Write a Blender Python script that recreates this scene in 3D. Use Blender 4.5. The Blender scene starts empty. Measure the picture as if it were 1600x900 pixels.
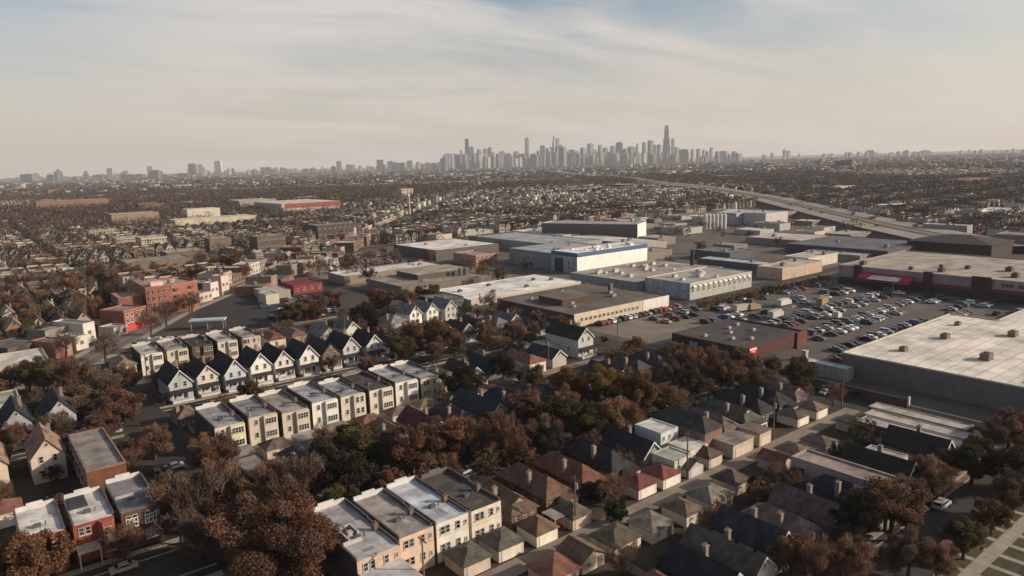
import bpy, math, random
import numpy as np
from mathutils import Matrix, Vector
random.seed(7)
rng = np.random.default_rng(7)
SC = bpy.context.scene
COL = SC.collection

# ------------------------------------------------------------------ camera
CAM_H, FOC = 60.0, 1120.0            # metres above ground, focal length in photo pixels
HL, HR = 277.0, 231.0                # horizon height at the photo's left and right edge
ROLL = math.atan((HL-HR)/1600.0)
PITCH = math.atan((450-(HL+HR)/2)*math.cos(ROLL)/FOC)
YAW = math.radians(52.0)             # the street grid runs along X and Y; the camera looks across it
ga = np.array([math.sin(YAW), math.cos(YAW)]); gb = np.array([-math.cos(YAW), math.sin(YAW)])
def togrid(v): return np.array([v[:2]@ga, v[:2]@gb, v[2]])
_r0 = np.array([1.,0,0]); _fw = np.array([0, math.cos(PITCH), -math.sin(PITCH)]); _u0 = np.array([0, math.sin(PITCH), math.cos(PITCH)])
_c, _s = math.cos(ROLL), math.sin(ROLL)
FW = togrid(_fw); EX = togrid(_c*_r0-_s*_u0); EY = togrid(_s*_r0+_c*_u0)
def at(px, py, z=0.0):
    """point of the real ground plan (at height z) that a photo pixel shows"""
    d = FW*FOC+EX*(px-800)+EY*(450-py); t = (z-CAM_H)/d[2]
    return (d[0]*t, d[1]*t)
def proj(x, y, z=0.0):
    v = np.array([x, y, z-CAM_H]); zc = v@FW
    if zc < 1: return (-9999, -9999)
    return (800+FOC*(v@EX)/zc, 450-FOC*(v@EY)/zc)
cd = bpy.data.cameras.new('camera'); cam = bpy.data.objects.new('camera', cd); COL.objects.link(cam)
M = Matrix(((EX[0],EY[0],-FW[0],0),(EX[1],EY[1],-FW[1],0),(EX[2],EY[2],-FW[2],CAM_H),(0,0,0,1)))
cam.matrix_world = M
cd.sensor_width = 36; cd.lens = FOC/1600*36; cd.clip_start = 1; cd.clip_end = 120000
SC.camera = cam

# ------------------------------------------------------------------ sky, sun, exposure
SUN_EL, SUN_DIR = math.radians(21), math.atan2(-0.66, 0.75)      # sun low, to the right of the picture
W = bpy.data.worlds.new('World'); SC.world = W; W.use_nodes = True
nt = W.node_tree; nt.nodes.clear()
def N(t, kind, **kw):
    n = t.nodes.new(kind)
    for k, v in kw.items():
        if k.startswith('i_'): n.inputs[k[2:].replace('_', ' ')].default_value = v
        else: setattr(n, k, v)
    return n
out = N(nt, 'ShaderNodeOutputWorld'); bg = N(nt, 'ShaderNodeBackground', i_Strength=0.118)
sky = N(nt, 'ShaderNodeTexSky', sky_type='NISHITA', sun_disc=False, sun_elevation=SUN_EL, sun_rotation=math.pi/2-SUN_DIR,
        air_density=1.0, dust_density=2.2, ozone_density=1.2, altitude=200)
tc = N(nt, 'ShaderNodeTexCoord'); sep = N(nt, 'ShaderNodeSeparateXYZ'); nt.links.new(tc.outputs['Generated'], sep.inputs[0])
zz = N(nt, 'ShaderNodeMath', operation='MAXIMUM'); zz.inputs[1].default_value = 0.0; nt.links.new(sep.outputs['Z'], zz.inputs[0])
zo = N(nt, 'ShaderNodeMath', operation='ADD'); zo.inputs[1].default_value = 0.10; nt.links.new(zz.outputs[0], zo.inputs[0])
dv = N(nt, 'ShaderNodeVectorMath', operation='DIVIDE'); cb = N(nt, 'ShaderNodeCombineXYZ')
for k in 'XYZ': nt.links.new(zo.outputs[0], cb.inputs[k])
nt.links.new(tc.outputs['Generated'], dv.inputs[0]); nt.links.new(cb.outputs[0], dv.inputs[1])
mp = N(nt, 'ShaderNodeMapping'); mp.inputs['Rotation'].default_value = (0, 0, math.radians(-58)); mp.inputs['Scale'].default_value = (0.42, 0.95, 1); mp.inputs['Location'].default_value = (2.7, 0.6, 0)
nt.links.new(dv.outputs[0], mp.inputs[0])
n1 = N(nt, 'ShaderNodeTexNoise', i_Scale=1.1, i_Detail=9.0, i_Roughness=0.55, i_Distortion=0.5); nt.links.new(mp.outputs[0], n1.inputs['Vector'])
r1 = N(nt, 'ShaderNodeMapRange'); r1.inputs['From Min'].default_value = 0.40; r1.inputs['From Max'].default_value = 0.62; nt.links.new(n1.outputs['Fac'], r1.inputs['Value'])
cl = N(nt, 'ShaderNodeMix', data_type='RGBA'); cl.inputs['B'].default_value = (5.1, 5.1, 5.1, 1)
ve = N(nt, 'ShaderNodeMapRange'); ve.inputs['From Min'].default_value = 0.0; ve.inputs['From Max'].default_value = 0.20; ve.inputs['To Min'].default_value = 1.0; ve.inputs['To Max'].default_value = 0.0
nt.links.new(zz.outputs[0], ve.inputs['Value'])
vc = N(nt, 'ShaderNodeMix', data_type='RGBA'); vc.inputs['B'].default_value = (5.2, 4.65, 4.1, 1)
vf = N(nt, 'ShaderNodeMath', operation='MULTIPLY'); vf.inputs[1].default_value = 0.85; nt.links.new(ve.outputs['Result'], vf.inputs[0]); nt.links.new(vf.outputs[0], vc.inputs['Factor'])
cf = N(nt, 'ShaderNodeMath', operation='MULTIPLY'); cf.inputs[1].default_value = 0.88
hi = N(nt, 'ShaderNodeMapRange', interpolation_type='SMOOTHSTEP'); hi.inputs['From Min'].default_value = 0.28; hi.inputs['From Max'].default_value = 0.62; hi.inputs['To Min'].default_value = 1.0; hi.inputs['To Max'].default_value = 0.12
nt.links.new(zz.outputs[0], hi.inputs['Value']); hm = N(nt, 'ShaderNodeMath', operation='MULTIPLY'); nt.links.new(hi.outputs['Result'], hm.inputs[0]); nt.links.new(r1.outputs['Result'], hm.inputs[1]); dl = N(nt, 'ShaderNodeVectorMath', operation='DOT_PRODUCT'); dl.inputs[1].default_value = tuple(float(q) for q in EX); nt.links.new(tc.outputs['Generated'], dl.inputs[0])
lm = N(nt, 'ShaderNodeMapRange', interpolation_type='SMOOTHSTEP'); lm.inputs['From Min'].default_value = -.62; lm.inputs['From Max'].default_value = -.30; lm.inputs['To Min'].default_value = .30; lm.inputs['To Max'].default_value = 1.0
nt.links.new(dl.outputs['Value'], lm.inputs['Value']); hl2 = N(nt, 'ShaderNodeMath', operation='MULTIPLY'); nt.links.new(hm.outputs[0], hl2.inputs[0]); nt.links.new(lm.outputs['Result'], hl2.inputs[1]); nt.links.new(hl2.outputs[0], cf.inputs[0])
nt.links.new(cf.outputs[0], cl.inputs['Factor']); nt.links.new(sky.outputs[0], cl.inputs['A'])
nt.links.new(cl.outputs['Result'], vc.inputs['A']); wm = N(nt, 'ShaderNodeVectorMath', operation='MULTIPLY'); wm.inputs[1].default_value = (1.03, .965, .90)
nt.links.new(vc.outputs['Result'], wm.inputs[0]); nt.links.new(wm.outputs[0], bg.inputs['Color']); nt.links.new(bg.outputs[0], out.inputs['Surface'])
sd = bpy.data.lights.new('sun', 'SUN'); sd.energy = 5.0; sd.angle = math.radians(0.55); sd.color = (1.0, 0.86, 0.70)
so = bpy.data.objects.new('sun', sd); COL.objects.link(so)
sd.use_shadow = True; sv = Vector((math.cos(SUN_DIR)*math.cos(SUN_EL), math.sin(SUN_DIR)*math.cos(SUN_EL), math.sin(SUN_EL)))
so.rotation_euler = sv.to_track_quat('Z', 'Y').to_euler(); so.location = (0, 0, 300)
SC.view_settings.view_transform = 'Standard'; SC.view_settings.look = 'None'; SC.view_settings.gamma = 1.0
SC.view_settings.use_curve_mapping = False
SC.view_settings.exposure = 0.22
SC.cycles.max_bounces = 5; SC.cycles.diffuse_bounces = 2; SC.cycles.glossy_bounces = 2; SC.cycles.transmission_bounces = 2
SC.cycles.transparent_max_bounces = 4; SC.cycles.volume_bounces = 0; SC.cycles.use_denoising = True
SC.cycles.use_adaptive_sampling = True; SC.cycles.adaptive_threshold = 0.02

# ------------------------------------------------------------------ materials (colour comes from each object)
MATS = {}
def mat(name, rough=0.85, scale=0.5, amt=0.35, mul=1.0, color=None, attr=None, streak=None, seams=None, spec=0.3, metallic=0.0, leaf=False, rnd=0.0):
    if name in MATS: return MATS[name]
    m = bpy.data.materials.new(name); m.use_nodes = True; t = m.node_tree; t.nodes.clear()
    o = N(t, 'ShaderNodeOutputMaterial'); b = N(t, 'ShaderNodeBsdfPrincipled'); t.links.new(b.outputs[0], o.inputs[0])
    b.inputs['Roughness'].default_value = rough; b.inputs['Metallic'].default_value = metallic; b.inputs['Specular IOR Level'].default_value = spec
    if attr: src = N(t, 'ShaderNodeAttribute', attribute_name=attr).outputs['Color']
    elif color:
        rg = N(t, 'ShaderNodeRGB'); rg.outputs[0].default_value = (*color, 1); src = rg.outputs[0]
    else: src = N(t, 'ShaderNodeObjectInfo').outputs['Color']
    tcn = N(t, 'ShaderNodeTexCoord')
    vec = tcn.outputs['Object'] if not attr else N(t, 'ShaderNodeNewGeometry').outputs['Position']
    mpn = N(t, 'ShaderNodeMapping'); t.links.new(vec, mpn.inputs[0])
    if streak: mpn.inputs['Scale'].default_value = streak
    oi = N(t, 'ShaderNodeObjectInfo'); ml = N(t, 'ShaderNodeMath', operation='MULTIPLY'); ml.inputs[1].default_value = 77.0
    t.links.new(oi.outputs['Random'], ml.inputs[0])
    cbn = N(t, 'ShaderNodeCombineXYZ'); t.links.new(ml.outputs[0], cbn.inputs[0]); t.links.new(ml.outputs[0], cbn.inputs[1]); t.links.new(cbn.outputs[0], mpn.inputs['Location'])
    nz = N(t, 'ShaderNodeTexNoise', i_Scale=scale, i_Detail=6.0, i_Roughness=0.62); t.links.new(mpn.outputs[0], nz.inputs['Vector'])
    mr = N(t, 'ShaderNodeMapRange'); mr.inputs['From Min'].default_value = 0.28; mr.inputs['From Max'].default_value = 0.72
    mr.inputs['To Min'].default_value = mul*(1-amt); mr.inputs['To Max'].default_value = mul*(1+amt*0.6); t.links.new(nz.outputs['Fac'], mr.inputs['Value'])
    mx = N(t, 'ShaderNodeVectorMath', operation='SCALE'); t.links.new(src, mx.inputs[0]); t.links.new(mr.outputs['Result'], mx.inputs['Scale'])
    res = mx.outputs[0]
    if rnd:
        m2 = N(t, 'ShaderNodeMapRange'); m2.inputs['To Min'].default_value = 1-rnd; m2.inputs['To Max'].default_value = 1+rnd; t.links.new(oi.outputs['Random'], m2.inputs['Value'])
        v2 = N(t, 'ShaderNodeVectorMath', operation='SCALE'); t.links.new(res, v2.inputs[0]); t.links.new(m2.outputs['Result'], v2.inputs['Scale']); res = v2.outputs[0]
    if seams:
        bt = N(t, 'ShaderNodeTexBrick', i_Scale=1.0); bt.offset = 0.5
        bt.inputs['Color1'].default_value = (1, 1, 1, 1); bt.inputs['Color2'].default_value = (seams[3],)*3+(1,); bt.inputs['Mortar'].default_value = (seams[4],)*3+(1,)
        bt.inputs['Brick Width'].default_value = seams[0]; bt.inputs['Row Height'].default_value = seams[1]; bt.inputs['Mortar Size'].default_value = seams[2]
        t.links.new(tcn.outputs['Object'], bt.inputs['Vector'])
        v3 = N(t, 'ShaderNodeVectorMath', operation='MULTIPLY'); t.links.new(res, v3.inputs[0]); t.links.new(bt.outputs['Color'], v3.inputs[1]); res = v3.outputs[0]
    if leaf:
        at2 = N(t, 'ShaderNodeAttribute', attribute_name='tone')
        v4 = N(t, 'ShaderNodeVectorMath', operation='MULTIPLY'); t.links.new(res, v4.inputs[0]); t.links.new(at2.outputs['Color'], v4.inputs[1]); res = v4.outputs[0]
        tr = N(t, 'ShaderNodeBsdfTranslucent'); ms = N(t, 'ShaderNodeMixShader'); ms.inputs[0].default_value = 0.25
        t.links.new(res, tr.inputs['Color']); t.links.new(b.outputs[0], ms.inputs[1]); t.links.new(tr.outputs[0], ms.inputs[2]); t.links.new(ms.outputs[0], o.inputs[0])
    t.links.new(res, b.inputs['Base Color'])
    MATS[name] = m
    return m
WALL = mat('painted_siding', 0.8, 0.6, 0.22, streak=(1, 1, 0.35))
BRICK = mat('brick_wall', 0.9, 0.9, 0.35, mul=.82, seams=(0.5, 0.16, 0.02, 0.86, 0.8))
SHINGLE = mat('shingle_roof', 0.92, 0.7, 0.6, mul=1.0, streak=(1, 1, 0.5), seams=(0.7, 0.35, 0.03, 0.88, 0.8))
TAR = mat('flat_roofing', 0.9, 0.28, 0.6, seams=(9.0, 1.6, 0.05, 0.9, 0.72))
BIGROOF = mat('large_flat_roofing', 0.85, 0.11, 0.5, seams=(26.0, 3.4, 0.16, 0.86, 0.6))
TRIM = mat('white_trim', 0.6, 1.0, 0.2)
GLASS = mat('window_glass', 0.12, 1.0, 0.3, color=(0.028, 0.028, 0.03), spec=0.5, rnd=.85)
METAL = mat('sheet_metal', 0.45, 1.2, 0.3, metallic=0.3)
CONC = mat('concrete', 0.9, 0.35, 0.35)
BARK = mat('bark', 0.95, 1.5, 0.4)
LEAF = mat('leaf', 0.8, 0.5, 0.3, leaf=True, spec=0.1)
PAINT = mat('car_paint', 0.3, 0.5, 0.08, spec=0.5)
TYRE = mat('rubber', 0.9, 2.0, 0.2, color=(0.02, 0.02, 0.02))
ASPH = mat('asphalt', 0.92, 0.16, 0.38, color=(0.046, 0.039, 0.034))
FARM = mat('far_paint', 0.85, 0.15, 0.25, attr='Col')
GLOW_RED = mat('red_plastic', 0.4, 1.0, 0.1, color=(0.55, 0.02, 0.03))

# ------------------------------------------------------------------ mesh helpers
class MB:
    def __init__(s): s.v = []; s.f = []; s.m = []
    def poly(s, pts, m=0):
        i = len(s.v); s.v += [tuple(map(float, p)) for p in pts]; s.f.append(tuple(range(i, i+len(pts)))); s.m.append(m); return s
    def box(s, x0, x1, y0, y1, z0, z1, m=0, top=None, bottom=True):
        P = [(x0,y0,z0),(x1,y0,z0),(x1,y1,z0),(x0,y1,z0),(x0,y0,z1),(x1,y0,z1),(x1,y1,z1),(x0,y1,z1)]
        i = len(s.v); s.v += P
        F = [(0,1,5,4),(1,2,6,5),(2,3,7,6),(3,0,4,7)]
        M_ = [m]*4
        if top is not False: F.append((4,5,6,7)); M_.append(m if top in (None, True) else top)
        if bottom: F.append((3,2,1,0)); M_.append(m)
        s.f += [tuple(i+k for k in f) for f in F]; s.m += M_; return s
    def prism(s, pts, z0, z1, m=0, top=True, mt=None):
        n = len(pts); i = len(s.v); s.v += [(p[0],p[1],z0) for p in pts]+[(p[0],p[1],z1) for p in pts]
        for k in range(n):
            j = (k+1) % n; s.f.append((i+k, i+j, i+n+j, i+n+k)); s.m.append(m)
        if top: s.f.append(tuple(range(i+n, i+2*n))); s.m.append(m if mt is None else mt)
        return s
    def slab(s, pts, th, m=0):
        """a sloping slab: the polygon pts is its top, th its thickness"""
        n = len(pts); i = len(s.v); s.v += [tuple(p) for p in pts]+[(p[0],p[1],p[2]-th) for p in pts]
        s.f.append(tuple(range(i, i+n))); s.m.append(m); s.f.append(tuple(range(i+2*n-1, i+n-1, -1))); s.m.append(m)
        for k in range(n):
            j = (k+1) % n; s.f.append((i+k, i+n+k, i+n+j, i+j)); s.m.append(m)
        return s
    def tube(s, a, b, r0, r1, n=6, m=0, cap=True):
        a = np.array(a, float); b = np.array(b, float); d = b-a; d /= (np.linalg.norm(d)+1e-9)
        u = np.cross(d, [0,0,1] if abs(d[2]) < .9 else [1,0,0]); u /= np.linalg.norm(u); w = np.cross(d, u); i = len(s.v)
        for c, r in ((a, r0), (b, r1)):
            for k in range(n):
                t = 2*math.pi*k/n; s.v.append(tuple(c+r*(math.cos(t)*u+math.sin(t)*w)))
        for k in range(n):
            j = (k+1) % n; s.f.append((i+k, i+j, i+n+j, i+n+k)); s.m.append(m)
        if cap: s.f.append(tuple(range(i+n, i+2*n))); s.m.append(m)
        return s
    def mesh(s, name, mats):
        me = bpy.data.meshes.new(name); me.from_pydata(s.v, [], s.f)
        for q in mats: me.materials.append(q)
        if len(mats) > 1: me.polygons.foreach_set('material_index', s.m)
        me.update(); return me
def new(name, me, parent=None, color=None, loc=(0,0,0), rz=0.0):
    o = bpy.data.objects.new(name, me); COL.objects.link(o)
    if parent: o.parent = parent
    o.location = loc; o.rotation_euler = (0, 0, rz)
    if color: o.color = (*color, 1)
    return o
def tag(o, label, cat, group=None):
    o['label'] = label; o['category'] = cat
    if group: o['group'] = group
    return o
def thing(name, label, cat, x, y, group=None, rz=0.0, z=0.0):
    return tag(new(name, None, None, None, (x, y, z), rz), label, cat, group)
def struct(name, mb, mats, color=None, kind='structure'):
    o = new(name, mb.mesh(name, mats), None, color); o['kind'] = kind; return o
ORD = 'first second third fourth fifth sixth seventh eighth ninth tenth eleventh twelfth thirteenth fourteenth fifteenth sixteenth seventeenth eighteenth nineteenth twentieth'.split()
def ordn(i):
    if i < 20: return ORD[i]
    tens = {2:'twenty',3:'thirty',4:'forty',5:'fifty',6:'sixty',7:'seventy',8:'eighty',9:'ninety'}
    n = i+1
    if n % 10 == 0: return {30:'thirtieth',40:'fortieth',50:'fiftieth',60:'sixtieth',70:'seventieth',80:'eightieth',90:'ninetieth'}.get(n, 'hundredth')
    return tens[n//10]+'-'+ORD[n % 10-1]
_WIN = {}
def win_mesh(w, h, nx=1, ny=1):
    k = (round(w, 1), round(h, 1), nx, ny)
    if k not in _WIN:
        w, h = k[0], k[1]; b = MB(); t = 0.09
        b.poly([(-w/2,-.03,-h/2),(w/2,-.03,-h/2),(w/2,-.03,h/2),(-w/2,-.03,h/2)], 1)
        for x in (-w/2, w/2-t): b.box(x, x+t, -.10, -.01, -h/2, h/2, 0)
        for z in (-h/2, h/2-t): b.box(-w/2+t, w/2-t, -.10, -.01, z, z+t, 0)
        for i in range(1, nx): x = -w/2+w*i/nx; b.box(x-.05, x+.05, -.09, -.01, -h/2+t, h/2-t, 0)
        for i in range(1, ny): z = -h/2+h*i/ny; b.box(-w/2+t, w/2-t, -.085, -.01, z-.035, z+.035, 0)
        b.box(-w/2-.08, w/2+.08, -.16, -.01, -h/2-.1, -h/2-.01, 0)
        _WIN[k] = b.mesh('window', [TRIM, GLASS])
    return _WIN[k]
def window(root, x, y, z, w, h, nx=1, ny=2, side='y', frame=(.43,.41,.38)):
    return new('window', win_mesh(w, h, nx, ny), root, frame, (x, y, z), 0 if side == 'y' else -math.pi/2)
def hvac(root, x, y, z, s=1.0, col=(.18,.17,.16), rz=0):
    b = MB().box(-s,s,-.7*s,.7*s,0.06,1.1*s).tube((0,0,1.1*s),(0,0,1.3*s),.45*s,.45*s,8).box(-s*.9,-s*.7,-.8*s,.8*s,0,.1).box(s*.7,s*.9,-.8*s,.8*s,0,.1)
    return new('rooftop_unit', b.mesh('rooftop_unit', [METAL]), root, col, (x, y, z), rz)
def chimney(root, x, y, z0, z1, col=(.3,.2,.15), s=.35):
    b = MB().box(-s,s,-s,s,0,z1-z0).box(-s-.08,s+.08,-s-.08,s+.08,z1-z0+.001,z1-z0+.14).tube((0,0,z1-z0+.14),(0,0,z1-z0+.5),.14,.12,6)
    return new('chimney', b.mesh('chimney', [BRICK]), root, col, (x, y, z0))

# ------------------------------------------------------------------ houses
def two_flat(x, y, w, d, h, wall, roof, label, group=None, porch='right', brick=False, name='two_flat', parapet=(.55,.53,.5), bands=True, chim=True, sidewin=True, side=None):
    r = thing(name, label, 'house', x, y, group); WM = BRICK if brick else WALL
    b = MB().box(0, w, 0, d, 0, h, 0, top=False)
    new('wall', b.mesh('wall', [WM]), r, wall)
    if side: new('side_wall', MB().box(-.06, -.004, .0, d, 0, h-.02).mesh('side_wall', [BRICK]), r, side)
    new('roof', MB().box(.2, w-.2, .02, d-.2, h-.25, h-.02).mesh('roof', [TAR]), r, roof)
    p = MB().box(-.05, .22, .3, d, h+.002, h+.32).box(w-.22, w+.05, .3, d*.55, h+.002, h+.38).box(w-.22, w+.05, d*.55+.01, d, h+.002, h+.62)
    new('side_parapet', p.mesh('side_parapet', [BRICK]), r, (.13,.11,.10))
    q = MB().box(.23, w-.23, d-.25, d+.04, h-.01, h+.75).box(w*.3, w*.7, d-.26, d+.05, h+.752, h+1.1)
    new('front_parapet', q.mesh('front_parapet', [TRIM]), r, parapet)
    sh = (h-.6)/2
    if porch:
        px0, px1 = (w*.50, w-.04) if porch == 'right' else (.04, w*.48)
        b = MB().box(px0, px1, -.75, -.004, .3, h-.1)
        new('enclosed_porch', b.mesh('enclosed_porch', [WM]), r, tuple(c*1.02 for c in wall))
        for f in range(2):
            if bands: window(r, (px0+px1)/2, -.75, .75+sh*(f+.5), (px1-px0)*.8, 1.3, 4, 2)
            else:
                for k in (.3, .7): window(r, px0+(px1-px0)*k, -.75, .75+sh*(f+.5), .75, 1.35)
        ox = w*.25 if porch == 'right' else w*.75
        for f in range(2): window(r, ox, 0, .8+sh*(f+.5), .75, 1.2)
    else:
        for f in range(2):
            for k, ww in ((.18,.8),(.34,.8),(.66,.8),(.9,.5)): window(r, w*k, 0, .8+sh*(f+.5), ww, 1.3 if ww > .6 else .7)
    if sidewin:
        for f in range(2):
            for k in (.25, .5, .75): window(r, -.06 if side else 0, d*k, .8+sh*(f+.5), .8, 1.25, side='x')
    if chim: chimney(r, w-.7, d*.35, h-.02, h+1.0, (.2,.14,.11))
    pt = MB(); pk = random.choice([.5, .65, 1.25])
    for _ in range(random.randrange(2, 5)):
        px_, py_ = random.uniform(.4, w-2.6), random.uniform(1, d-4); pt.box(px_, px_+random.uniform(.8, 2.0), py_, py_+random.uniform(.8, 3.0), h-.021, h-.008)
        break
    new('roof_patch', pt.mesh('roof_patch', [TAR]), r, tuple(c*pk for c in roof))
    b = MB().box(0,1.0,0,.7,0,.5).tube((1.6,.3,0),(1.6,.3,.7),.1,.1,6)
    new('roof_vent', b.mesh('roof_vent', [METAL]), r, (.12,.11,.11), (w*.35, d*.3, h-.02))
    return r
def gable_roof(w, d, eave, ridge, oh=.35, th=.16, axis='y'):
    b = MB(); k = (ridge-eave)/(w/2)
    z0 = eave-k*oh
    b.slab([(-oh,-oh,z0),(w/2,-oh,ridge),(w/2,d+oh,ridge),(-oh,d+oh,z0)], th)
    b.slab([(w/2,-oh,ridge),(w+oh,-oh,z0),(w+oh,d+oh,z0),(w/2,d+oh,ridge)], th)
    return b
def gable_walls(w, d, eave, ridge):
    b = MB(); e = eave-.17; rr = ridge-.17
    b.poly([(0,0,0),(w,0,0),(w,0,e),(w/2,0,rr),(0,0,e)]); b.poly([(w,d,0),(0,d,0),(0,d,e),(w/2,d,rr),(w,d,e)])
    b.poly([(0,d,0),(0,0,0),(0,0,e),(0,d,e)]); b.poly([(w,0,0),(w,d,0),(w,d,e),(w,0,e)])
    return b
def bargeboard(r, w, eave, ridge, oh=.35, col=(.6,.58,.55)):
    k = (ridge-eave)/(w/2); z0 = eave-k*oh; b = MB(); y0, y1 = -oh-.07, -oh-.01
    for a in (1, -1):
        X = (lambda x: x) if a == 1 else (lambda x: w-x)
        P = [(X(-oh), z0+.03), (X(w/2), ridge+.03), (X(w/2), ridge-.3), (X(-oh), z0-.3)]
        f = [(p[0], y0, p[1]) for p in P]; g_ = [(p[0], y1, p[1]) for p in P]
        b.poly(f); b.poly(g_[::-1])
        for i in range(4): j = (i+1) % 4; b.poly([f[i], g_[i], g_[j], f[j]])
    return new('bargeboard', b.mesh('bargeboard', [TRIM]), r, col)
def gable_house(x, y, w, d, eave, ridge, wall, roof, label, group=None, porch=True, barge=True, name='gable_house', wins=2, chim=True, brick=False, turn=False):
    if y < 60: d *= .78
    if eave < 5: eave *= .8; ridge = eave+(ridge-eave/.8)*.74; x += w*.05; w *= .9; d *= .92
    rz = -math.pi/2 if turn else 0
    r = thing(name, label, 'house', x, y+(w if turn else 0), group, rz)
    new('wall', gable_walls(w, d, eave, ridge).mesh('wall', [BRICK if brick else WALL]), r, wall)
    new('roof', gable_roof(w, d, eave, ridge).mesh('roof', [SHINGLE]), r, roof)
    if barge: bargeboard(r, w, eave, ridge)
    if eave > 4:
        for k in ([.3, .7] if wins == 2 else [.25, .5, .75]): window(r, w*k, 0, eave-.6, .8, 1.35)
        if not porch:
            for k in (.3, .7): window(r, w*k, 0, 1.9, .85, 1.4)
    window(r, w/2, 0, ridge-1.35, .6, .7, 1, 1)
    for k in (.3, .6): window(r, 0, d*k, min(eave-.9, 2.4), .8, 1.2, side='x')
    if porch:
        b = MB().box(.2, w-.2, -1.7, -.01, .0, .7)
        for px in (.3, w*.5-.1, w-.5): b.box(px, px+.2, -1.65, -1.45, .701, 2.7)
        b.box(.2, w-.2, -1.62, -1.56, .9, 1.0)
        new('porch', b.mesh('porch', [TRIM]), r, (.5,.48,.45))
        new('porch_roof', MB().slab([(.0,-1.95,2.72),(w,-1.95,2.72),(w,-.01,3.25),(0,-.01,3.25)], .14).mesh('porch_roof', [SHINGLE]), r, tuple(c*1.3 for c in roof))
        new('door', MB().box(w*.62, w*.62+.9, -.06, -.005, .7, 2.6).mesh('door', [WALL]), r, (.08,.04,.03))
        for k in (.22, .42): window(r, w*k, 0, 1.8, .8, 1.2)
    if chim: chimney(r, w*.7, d*.55, eave, ridge+.7, (.3,.22,.18))
    return r
def hip_roof(w, d, eave, ridge, oh=.4, th=.15):
    b = MB(); ins = min(w, d)/2+oh
    z0 = eave
    if d >= w: A, B_ = (w/2, -oh+ins, ridge), (w/2, d+oh-ins, ridge)
    else: A, B_ = (-oh+ins, d/2, ridge), (w+oh-ins, d/2, ridge)
    c = [(-oh,-oh,z0),(w+oh,-oh,z0),(w+oh,d+oh,z0),(-oh,d+oh,z0)]
    if d >= w: b.poly([c[0],c[1],A]); b.poly([c[1],c[2],B_,A]); b.poly([c[2],c[3],B_]); b.poly([c[3],c[0],A,B_])
    else: b.poly([c[0],c[1],B_,A]); b.poly([c[1],c[2],B_]); b.poly([c[2],c[3],A,B_]); b.poly([c[3],c[0],A])
    b.box(-oh, w+oh, -oh, d+oh, z0-th, z0-.003, top=False)
    return b
def bungalow(x, y, w, d, eave, ridge, wall, roof, label, group=None, dormer=None, brick=True, chim=True, rearporch=None, name='bungalow'):
    if y < 60: d *= .78
    eave *= .80; ridge = eave+(ridge/.98-eave/.8)*.72; x += w*.05; w *= .9; d *= .92
    r = thing(name, label, 'house', x, y, group)
    new('wall', MB().box(0, w, 0, d, 0, eave-.16, top=False).mesh('wall', [BRICK if brick else WALL]), r, wall)
    new('roof', hip_roof(w, d, eave, ridge).mesh('roof', [SHINGLE]), r, roof)
    for k in (.22, .5, .8): window(r, w*k, 0, 1.6, .8, 1.0)
    for k in (.2, .45, .7): window(r, 0, d*k, 1.6, .8, 1.0, side='x')
    if dormer:
        dw = w*.42; x0 = w/2-dw/2; y0 = 1.2; zb = eave+.2; ze = zb+1.3; zr = ze+.6; dl = w/2+1.4-y0
        b = MB(); b.poly([(x0,y0,zb),(x0+dw,y0,zb),(x0+dw,y0,ze),(w/2,y0,zr),(x0,y0,ze)])
        b.poly([(x0,y0+dl,zb),(x0,y0,zb),(x0,y0,ze),(x0,y0+dl,ze)]); b.poly([(x0+dw,y0,zb),(x0+dw,y0+dl,zb),(x0+dw,y0+dl,ze),(x0+dw,y0,ze)])
        g = new('dormer', b.mesh('dormer', [WALL]), r, dormer)
        q = MB().slab([(x0-.25,y0-.3,ze-.08),(w/2,y0-.3,zr+.17),(w/2,y0+dl,zr+.17),(x0-.25,y0+dl,ze-.08)], .12).slab([(w/2,y0-.3,zr+.17),(x0+dw+.25,y0-.3,ze-.08),(x0+dw+.25,y0+dl,ze-.08),(w/2,y0+dl,zr+.17)], .12)
        new('dormer_roof', q.mesh('dormer_roof', [SHINGLE]), g, roof)
        window(g, w/2, y0, zb+.8, .8, .8)
    if rearporch:
        pw = w*.5; b = MB().box(w-pw, w, -2.0, -.01, 0, 2.6)
        e = new('enclosed_porch', b.mesh('enclosed_porch', [WALL]), r, rearporch)
        new('porch_roof', MB().slab([(w-pw-.2,-2.25,2.62),(w+.2,-2.25,2.62),(w+.2,-.02,2.95),(w-pw-.2,-.02,2.95)], .1).mesh('porch_roof', [SHINGLE]), r, roof)
        window(e, w-pw/2, -2.0, 1.7, pw*.7, .9, 3, 1)
    if chim: chimney(r, .75, d*.4, eave, ridge+.35, (.34,.27,.22))
    return r
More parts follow.
